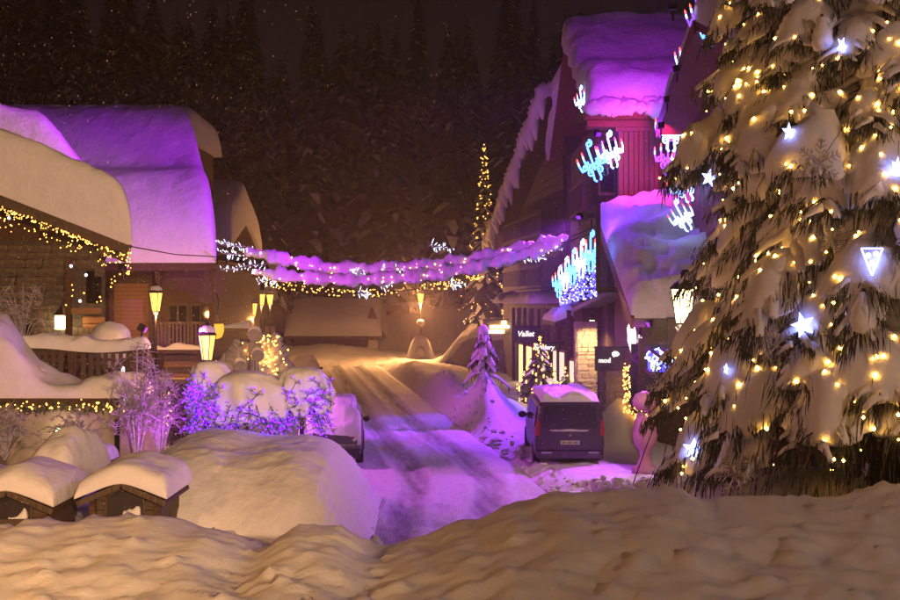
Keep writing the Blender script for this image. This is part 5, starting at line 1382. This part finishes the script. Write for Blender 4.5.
# ---------------------------------------------------------------- snow-hooded shrubs with blue lights
def hooded_shrub(px, pyt, pyb, hwpx, Y, label, seed, lean=0):
    c = P(px, pyb, Y); top = PZ(pyt, Y); h = top-c.z; r = hwpx/F*Y; rnd = random.Random(seed)
    gz = ground_h(c.x, c.y)
    t = thing('hooded_shrub', (c.x, c.y, gz), label, 'shrub', 'snow-hooded shrubs behind the drift')
    mb = MB(); nu, nv = 48, 26; vs = []
    lob = [(rnd.uniform(0, 6.28), rnd.randint(4, 9)) for i in range(3)]
    for j in range(nv+1):
        f = j/nv
        for i in range(nu):
            a = 2*pi*i/nu; k = 1+(.34*noise.fractal(Vector((cos(a)*1.6, sin(a)*1.6, f*.5+seed*3)), .9, 2, 3)+.05*sin(a*lob[1][1]+lob[1][0]))*f
            rr = r*(sin(min(1, f*1.25)*pi/2)**.62)*k*(1-.10*max(0, f-.7)/.3)
            dz = h*(1-f**1.7)-.42*h*max(0, f-.6)*(.5+noise.fractal(Vector((cos(a)*2.6, sin(a)*2.6, seed*1.7)), .9, 2, 3))*1.6
            p = Vector((c.x+rr*cos(a)+lean*f*r, c.y+rr*.85*sin(a), c.z+dz))
            n = noise.fractal(p*1.4+Vector((seed, 0, 0)), .9, 2, 4); p += Vector((cos(a), sin(a), .3))*n*.13*min(1, f*3+.2)
            vs.append(p)
    fs = [(j*nu+i, j*nu+(i+1) % nu, (j+1)*nu+(i+1) % nu, (j+1)*nu+i) for j in range(nv) for i in range(nu)]
    # fold under so that the hood has thickness
    m0 = len(vs)
    for j in range(1, 7):
        f = j/6
        for i in range(nu):
            p = vs[nv*nu+i]; vs.append(Vector((lerp(p.x, c.x+lean*r*.5, f*.55), lerp(p.y, c.y, f*.55), p.z+.35*h*f)))
    fs += [((nv+j)*nu+i, (nv+j)*nu+(i+1) % nu, (nv+j+1)*nu+(i+1) % nu, (nv+j+1)*nu+i) for j in range(6) for i in range(nu)]
    mb.add(vs, fs); mb.build('snow_hood', SNOW, t, smooth=True)
    tw = MB(); fr = MB(); bl = []
    tw.tube([(c.x, c.y, gz), (c.x, c.y, c.z+.6*h)], [.07, .05], 7)
    for i in range(70):
        a = rnd.uniform(0, 2*pi); R = r*rnd.uniform(.7, 1.22); s = Vector((c.x+lean*r*.5, c.y, c.z+.45*h)); e = Vector((c.x+lean*r+cos(a)*R, c.y+sin(a)*R*.9, c.z-rnd.uniform(-.15, .75)*min(1, h)))
        m_ = s.lerp(e, .55)+Vector((0, 0, .2*h)); ln = catmull([s, m_, e], 5); tw.tube(ln, [lerp(.018, .006, q/(len(ln)-1)) for q in range(len(ln))], 4)
        for p in ln[4:]:
            for k in range(4):
                d = Vector((rnd.uniform(-1, 1), rnd.uniform(-1, 1), rnd.uniform(-1.1, .5)))*.13; fr.tube([p, p+d], [.012, .005], 3)
                if rnd.random() < .30: bl.append(p+d)
    for i in range(4):      # lit twigs climbing out through the front of the hood
        a0 = rnd.uniform(-pi*.92, -pi*.08); prev = None; ln = []
        for q in range(9):
            f = lerp(1.0, rnd.uniform(.5, .8), q/8); a = a0+.25*sin(q*.9+i)
            rr_ = r*(sin(min(1, f*1.25)*pi/2)**.62)*1.10; ln.append(Vector((c.x+rr_*cos(a)+lean*f*r, c.y+rr_*.95*sin(a), c.z+h*(1-f**1.7)+.02)))
        tw.tube(ln, [lerp(.014, .006, q/8) for q in range(9)], 4)
        for p in ln:
            for k in range(5):
                d = Vector((rnd.uniform(-1, 1), rnd.uniform(-1, .2), rnd.uniform(-.6, 1)))*.12; fr.tube([p, p+d], [.012, .005], 3)
                if rnd.random() < .4: bl.append(p+d)
    tw.build('stem', BARK, t); fr.build('frosted_twig', TWIG, t, recalc=False)
    return bl
blu = []
blu += hooded_shrub(208, 361, 402, 20, 24.6, 'narrow snow-hooded shrub beside the lit street lamp', 3)
blu += hooded_shrub(246, 371, 414, 37, 24.2, 'broad snow-hooded shrub with blue lit twigs behind the drift', 5, -.05)
blu += hooded_shrub(302, 367, 406, 26, 24.4, 'tall rounded snow-hooded shrub next to the snowed-in car', 8, .05)
for k, lab in enumerate(('blue string lights in the narrow and broad snow-hooded shrubs', 'blue string lights trailing from the rounded snow-hooded shrubs')):
    light_string('blue_lights', lab, blu[k::2], LEDB, .021)
# warm lantern glow at the feet of the shrubs
c = P(246, 455, 25.2)
t = thing('ground_lamp', c, 'low warm ground lamp glowing under the broad snow-hooded shrub', 'lamp')
MB().lathe([(.06, -.9), (.06, 0), (.1, .02), (.1, .2), (.13, .22), (.02, .32)], c, 10).build('bollard', METAL, t)
MB().lathe([(.105, .03), (.105, .19)], c, 10).build('diffuser', LAMPW, t)
point(t, c+Vector((0, -.25, .12)), 25, SODIUM, .1)

# frosted bare shrubs
def frosted_shrub(px, pyb, Y, hpx, wpx, seed, label, n=60, mat=TWIG, thick=.010, group='frosted bare shrubs'):
    rnd = random.Random(seed); b_ = P(px, pyb, Y); h = hpx/F*Y; w = wpx/F*Y
    t = thing('frosted_shrub', b_, label, 'shrub', group); mb = MB()
    for i in range(n):
        a = rnd.uniform(0, 2*pi); f = rnd.uniform(.45, 1.05); sp = rnd.uniform(.2, 1)
        e = b_+Vector((cos(a)*w*.5*sp, sin(a)*w*.3*sp, h*f*(1-.35*sp*sp))); m_ = b_.lerp(e, .5)+Vector((0, 0, .18*h))
        ln = catmull([b_, m_, e, e+Vector((cos(a)*w*.12, 0, -.12*h))], 5)
        mb.tube(ln, [lerp(thick*1.6, thick*.6, q/(len(ln)-1)) for q in range(len(ln))], 4)
        for p in ln[5:]:
            for k in range(2):
                d = Vector((rnd.uniform(-1, 1), rnd.uniform(-1, 1), rnd.uniform(-.4, .9)))*.09*h; mb.tube([p, p+d*.5, p+d], [thick*.8, thick*.8, thick*.3], 3)
    mb.build('frosted_branch', mat, t, recalc=False)
frosted_shrub(137, 468, 26.8, 126, 54, 4, 'feathery frosted shrub glowing violet at the terrace corner', 34)
frosted_shrub(160, 464, 27.2, 104, 60, 5, 'drooping frosted shrub leaning over the path beside the terrace', 34)
frosted_shrub(22, 352, 29.8, 75, 60, 6, 'thin bare shrub in front of the stone wall above the terrace', 26, TWIG, .009)
frosted_shrub(78, 455, 24, 45, 70, 7, 'snow-dusted arching shrub below the terrace lamp', 34, TWIG, .012)
frosted_shrub(5, 460, 23.5, 55, 70, 8, 'snow-dusted shrub at the foot of the terrace wall near the dark hut', 40, TWIG, .012)

# dark clipped hedge by the path
t = thing('hedge', P(170, 440, 28), 'dark clipped hedge with bulbs beside the path', 'hedge')
mb = MB(); rr = random.Random(2)
for i in range(1500):
    p = P(rr.uniform(160, 186), rr.uniform(385, 442), 28+rr.uniform(-.5, .5)); d = Vector((rr.uniform(-1, 1), rr.uniform(-1, 1), rr.uniform(-1, 1)))*.14; sd = Vector((rr.uniform(-1, 1), 0, rr.uniform(-1, 1)))*.03
    mb.add([p-sd, p+sd, p+d], [(0, 1, 2)])
mb.build('foliage', NEEDLE, t, recalc=False, kind='stuff')
MB().tube([P(172, 450, 28), P(172, 400, 28)], .05, 6).build('stem', BARK, t)
pts = [P(rr.uniform(160, 172), rr.uniform(390, 438), 27.4) for i in range(22)]
light_string('hedge_lights', 'pale bulbs on the dark hedge beside the path', pts, BULB, .018)

# ---------------------------------------------------------------- road signs seen from behind
def road_sign(px, py, Y, r, plate, label):
    c = P(px, py, Y); gz = ground_h(c.x, c.y)
    t = thing('road_sign', (c.x, c.y, gz), label, 'road sign', 'backs of the road signs')
    MB().tube([(c.x, c.y+.04, gz-.2), (c.x, c.y+.04, c.z+r)], .03, 8).build('post', METALG, t)
    d = MB(); n = 24; v = [(c.x+r*cos(2*pi*i/n), c.y, c.z+r*sin(2*pi*i/n)) for i in range(n)]; d.add(v+[(x, y-.03, z) for x, y, z in v], [tuple(range(n)), tuple(range(2*n-1, n-1, -1))]+[(i, i+n, (i+1) % n+n, (i+1) % n) for i in range(n)])
    d.build('disc', METALG, t); MB().tube(v+[v[0]], .02, 5).build('rim', METALG, t)
    if plate: MB().box(c.x-plate[0], c.x+plate[0], c.y-.03, c.y, c.z-r-plate[1], c.z-r-.02).build('plate', METALG, t)
    mb = MB(); snow_tube(mb, [(c.x+r*cos(a), c.y-.02, c.z+r*sin(a)) for a in [pi*(.15+.7*i/8) for i in range(9)]], lambda q: .09, lambda q: .10, 1, 8, .2); mb.build('snow_cap', SNOW, t, smooth=True)
road_sign(255, 335, 45, .29, (.27, .42), 'round road sign with a square plate below, in front of the glowing snow heap')
road_sign(258, 355, 44, .24, None, 'lower round road sign half sunk in the glowing snow heap')
road_sign(241, 366, 43, .24, None, 'lowest round road sign left of the sunk one')
t = thing('arrow_sign', P(235, 350, 47), 'pointed direction sign capped by a cone of snow', 'sign')
MB().bar(P(219, 329, 47), P(252, 328, 47), .06, .16).build('arrow_board', SIGNY, t)
mb = MB(); snow_tube(mb, [P(218+i*3.3, 327.5-.12*i, 47) for i in range(11)], lambda q: .05+.14*q, lambda q: .06+.2*q, 2, 10, .1); mb.build('snow_cap', SNOW, t, smooth=True)
MB().tube([P(250, 330, 47.1), P(250, 385, 47.1)], .04, 8).build('post', METALG, t)
# glowing snow-laden bush behind the signs
t = thing('lit_bush', P(262, 385, 49), 'snow-laden bush full of warm bulbs behind the road signs', 'bush')
mb = MB(); c = P(258, 372, 49.5)
for i, (dx, dz, r) in enumerate(((-1.2, .2, .7), (-.6, .7, .8), (0.1, 1.0, .75), (.7, .8, .7), (1.0, .1, .65), (0, .1, 1.0), (.75, 1.45, .35))): mb.blob(c+Vector((dx, rr.uniform(-.3, .3), dz)), r, r*.8, r*.9, i, .3, 18, 12, 1.6)
mb.build('snow_load', SNOW, t, smooth=True)
mb = MB()
for i in range(60): a = rr.uniform(0, 6.28); q = c+Vector((cos(a)*rr.uniform(.4, 1.5), rr.uniform(-1.1, -.3), rr.uniform(-.3, 1.6))); mb.tube([c, q], [.02, .008], 3)
mb.build('branch_tuft', BARK, t)
pts = [c+Vector((rr.gauss(.5, .45), rr.uniform(-1.05, -.75), rr.uniform(-.3, 1.7))) for i in range(120)]+[c+Vector((rr.gauss(-1.9, .12), -.8, rr.uniform(.3, 1.2))) for i in range(14)]
light_string('bush_lights', 'warm and white bulbs in the snowy bush behind the road signs', pts, BULB, .042)
# yellow bell-shaped hanging shade
c = P(217, 327, 46)
t = thing('bell_lamp', c, 'yellow bell-shaped lamp with a flat cap beside the balcony', 'lamp')
MB().lathe([(.05, -.5), (.2, -.42), (.29, -.2), (.30, .02), (.26, .14)], c, 18).build('shade', YELL, t, smooth=True)
MB().lathe([(.40, .14), (.40, .19), (.1, .23), (.04, .5)], c, 18).build('cap', SIGNY, t)
MB().tube([c+Vector((0, 0, .45)), c+Vector((0, .4, 1.1)), c+Vector((-.2, .9, 1.4))], .025, 6).build('bracket', METAL, t)
# pink urn with wreath
c = P(645, 456, 28.6); z0 = ground_h(c.x, c.y)-.05
t = thing('tall_urn', (c.x, c.y, z0), 'tall pink fibreglass urn with a lit wreath round its neck', 'urn')
H_ = PZ(391, 28.6)-z0
MB().lathe([(.34, 0), (.34, .06*H_), (.2, .1*H_), (.13, .2*H_), (.16, .27*H_), (.28, .36*H_), (.33, .46*H_), (.27, .62*H_), (.22, .70*H_), (.2, .74*H_)], (c.x, c.y, z0), 24).build('vase', URN, t, smooth=True)
MB().lathe([(.2, .76*H_), (.31, .82*H_), (.33, .88*H_), (.25, .96*H_), (.05, H_)], (c.x, c.y, z0), 24).build('lid', URN, t, smooth=True)
mb = MB(); bl = MB()
for i in range(500):
    a = rr.uniform(0, 2*pi); q = Vector((c.x+cos(a)*.3, c.y+sin(a)*.3, z0+.745*H_+rr.gauss(0, .03))); d = Vector((cos(a)*rr.uniform(0, 1), sin(a)*rr.uniform(0, 1), rr.uniform(-1, 1))).normalized()*.11
    mb.add([q, q+Vector((0, 0, .02)), q+d], [(0, 1, 2)])
mb.build('wreath', NEEDLE, t, recalc=False)
bulb_mesh(bl, [(c.x+cos(a)*.38, c.y+sin(a)*.38, z0+.745*H_+rr.gauss(0, .03)) for a in [rr.uniform(0, 6.28) for i in range(24)]], .018).build('bulb_chain', BULB, t, recalc=False, kind='stuff')

# ---------------------------------------------------------------- coloured floodlights of the show
def floodlight(loc, target, energy, color, size, label, blend=.7, lensc=None):
    loc = Vector(loc); d = (Vector(target)-loc).normalized()
    t = thing('floodlight', loc, label, 'floodlight', 'coloured show floodlights')
    q = d.to_track_quat('-Z', 'Y').to_matrix()
    MB().obox(loc-d*.12, (.22, .18, .18), q).build('housing', METAL, t)
    MB().obox(loc+d*.0, (.18, .14, .015), q).build('lens', emit('flood_lens', color, .8), t)
    MB().bar(loc-d*.12+Vector((0, 0, -.12)), loc-d*.12+Vector((0, 0, -.4)), .05, .05).build('yoke', METAL, t)
    spot(t, loc+d*.06, target, energy, color, size, blend, .12)
VIO = (.48, .004, 1.0); MAG = (.80, .03, .80); BLU = (.12, .03, 1.0)
floodlight((6.7, 33.0, 11.5), (-11.6, 46, 8.4), 22000, VIO, 29, 'violet floodlight under the wing verge aimed at the big snow roof')
floodlight((6.7, 34.6, 10.9), (-13.6, 38, 10.3), 30000, (.55, .0, 1.0), 16, 'violet floodlight low on the wing verge aimed at the stone chalet roof')
floodlight((6.3, 31.2, 12.9), (6.3, 41.0, 13.4), 3000, (.55, .02, 1.0), 44, 'violet floodlight on the wing verge aimed at the tall roof')
floodlight((6.8, 35.6, 10.2), (6.9, 39.6, 9.4), 900, (1.0, .02, .30), 100, 'crimson floodlight under the wing verge aimed at the red pillar')
floodlight((4.9, 42.0, 7.75), (-1.6, 33.0, 0), 8000, (.42, .05, 1.0), 66, 'violet floodlight above the shop balcony aimed down at the road')
floodlight((-8.1, 29.3, 3.8), (-1.0, 29.5, 0), 2500, (.70, .07, .90), 96, 'pink floodlight on the terrace railing post aimed down at the road')
floodlight((5.6, 31.3, 3.9), (-.8, 26.5, 0), 2200, (.55, .06, 1.0), 96, 'violet floodlight on the porch fascia aimed at the near road')
floodlight((4.5, 46.3, 7.2), (.6, 40.6, .8), 4600, BLU, 54, 'blue floodlight on the balcony end aimed at the bent fir')
floodlight((-6.3, 25.6, 1.0), (-7.8, 27.4, 2.9), 330, (.65, .06, 1.0), 100, 'small violet floodlight in the snow beside the terrace corner')
floodlight((5.3, 39.2, 10.5), (7.0, 35.6, 7.2), 1300, (.26, .02, 1.0), 110, 'blue floodlight by the porch roof aimed at its snow')
floodlight((-9.8, 33.3, 5.6), (-1.0, 42.3, 5.6), 4600, (.70, .05, .95), 62, 'violet floodlight under the stone chalet eave aimed at the garlands')
floodlight((4.5, 35.0, 7.3), (5.6, 45, 8.2), 700, (.15, .03, 1.0), 110, 'blue floodlight on the shop balcony aimed at the chalet side')

# ---------------------------------------------------------------- falling snow
fl = MB(); rr = random.Random(99)
for i in range(60000):
    y = 12+60*rr.random()**.8; p = Vector((rr.uniform(-.5, .5)*y*1.05, y, rr.uniform(.5, 4.6+y*.34)))
    fl.octa(p, rr.uniform(.004, .007))
fs_ = fl.build('falling_snow', SNOW, recalc=False); fs_['kind'] = 'stuff'; tag(fs_, 'falling snowflakes filling the night air over the street', 'snowfall')

# ---------------------------------------------------------------- snowy air
hm = bpy.data.materials.new('snowy_air'); hm.use_nodes = True
hn = hm.node_tree; hn.nodes.clear(); ho = hn.nodes.new('ShaderNodeOutputMaterial'); hv = hn.nodes.new('ShaderNodeVolumePrincipled')
hv.inputs['Color'].default_value = (.92, .80, .82, 1); hv.inputs['Density'].default_value = .0019; hv.inputs['Anisotropy'].default_value = 0.7
hn.links.new(hv.outputs[0], ho.inputs['Volume'])
hz_ = MB().box(-110, 110, -66, 215, -4, 120).build('haze', hm); hz_['kind'] = 'stuff'; tag(hz_, 'air thick with fine snow over the whole village', 'haze')
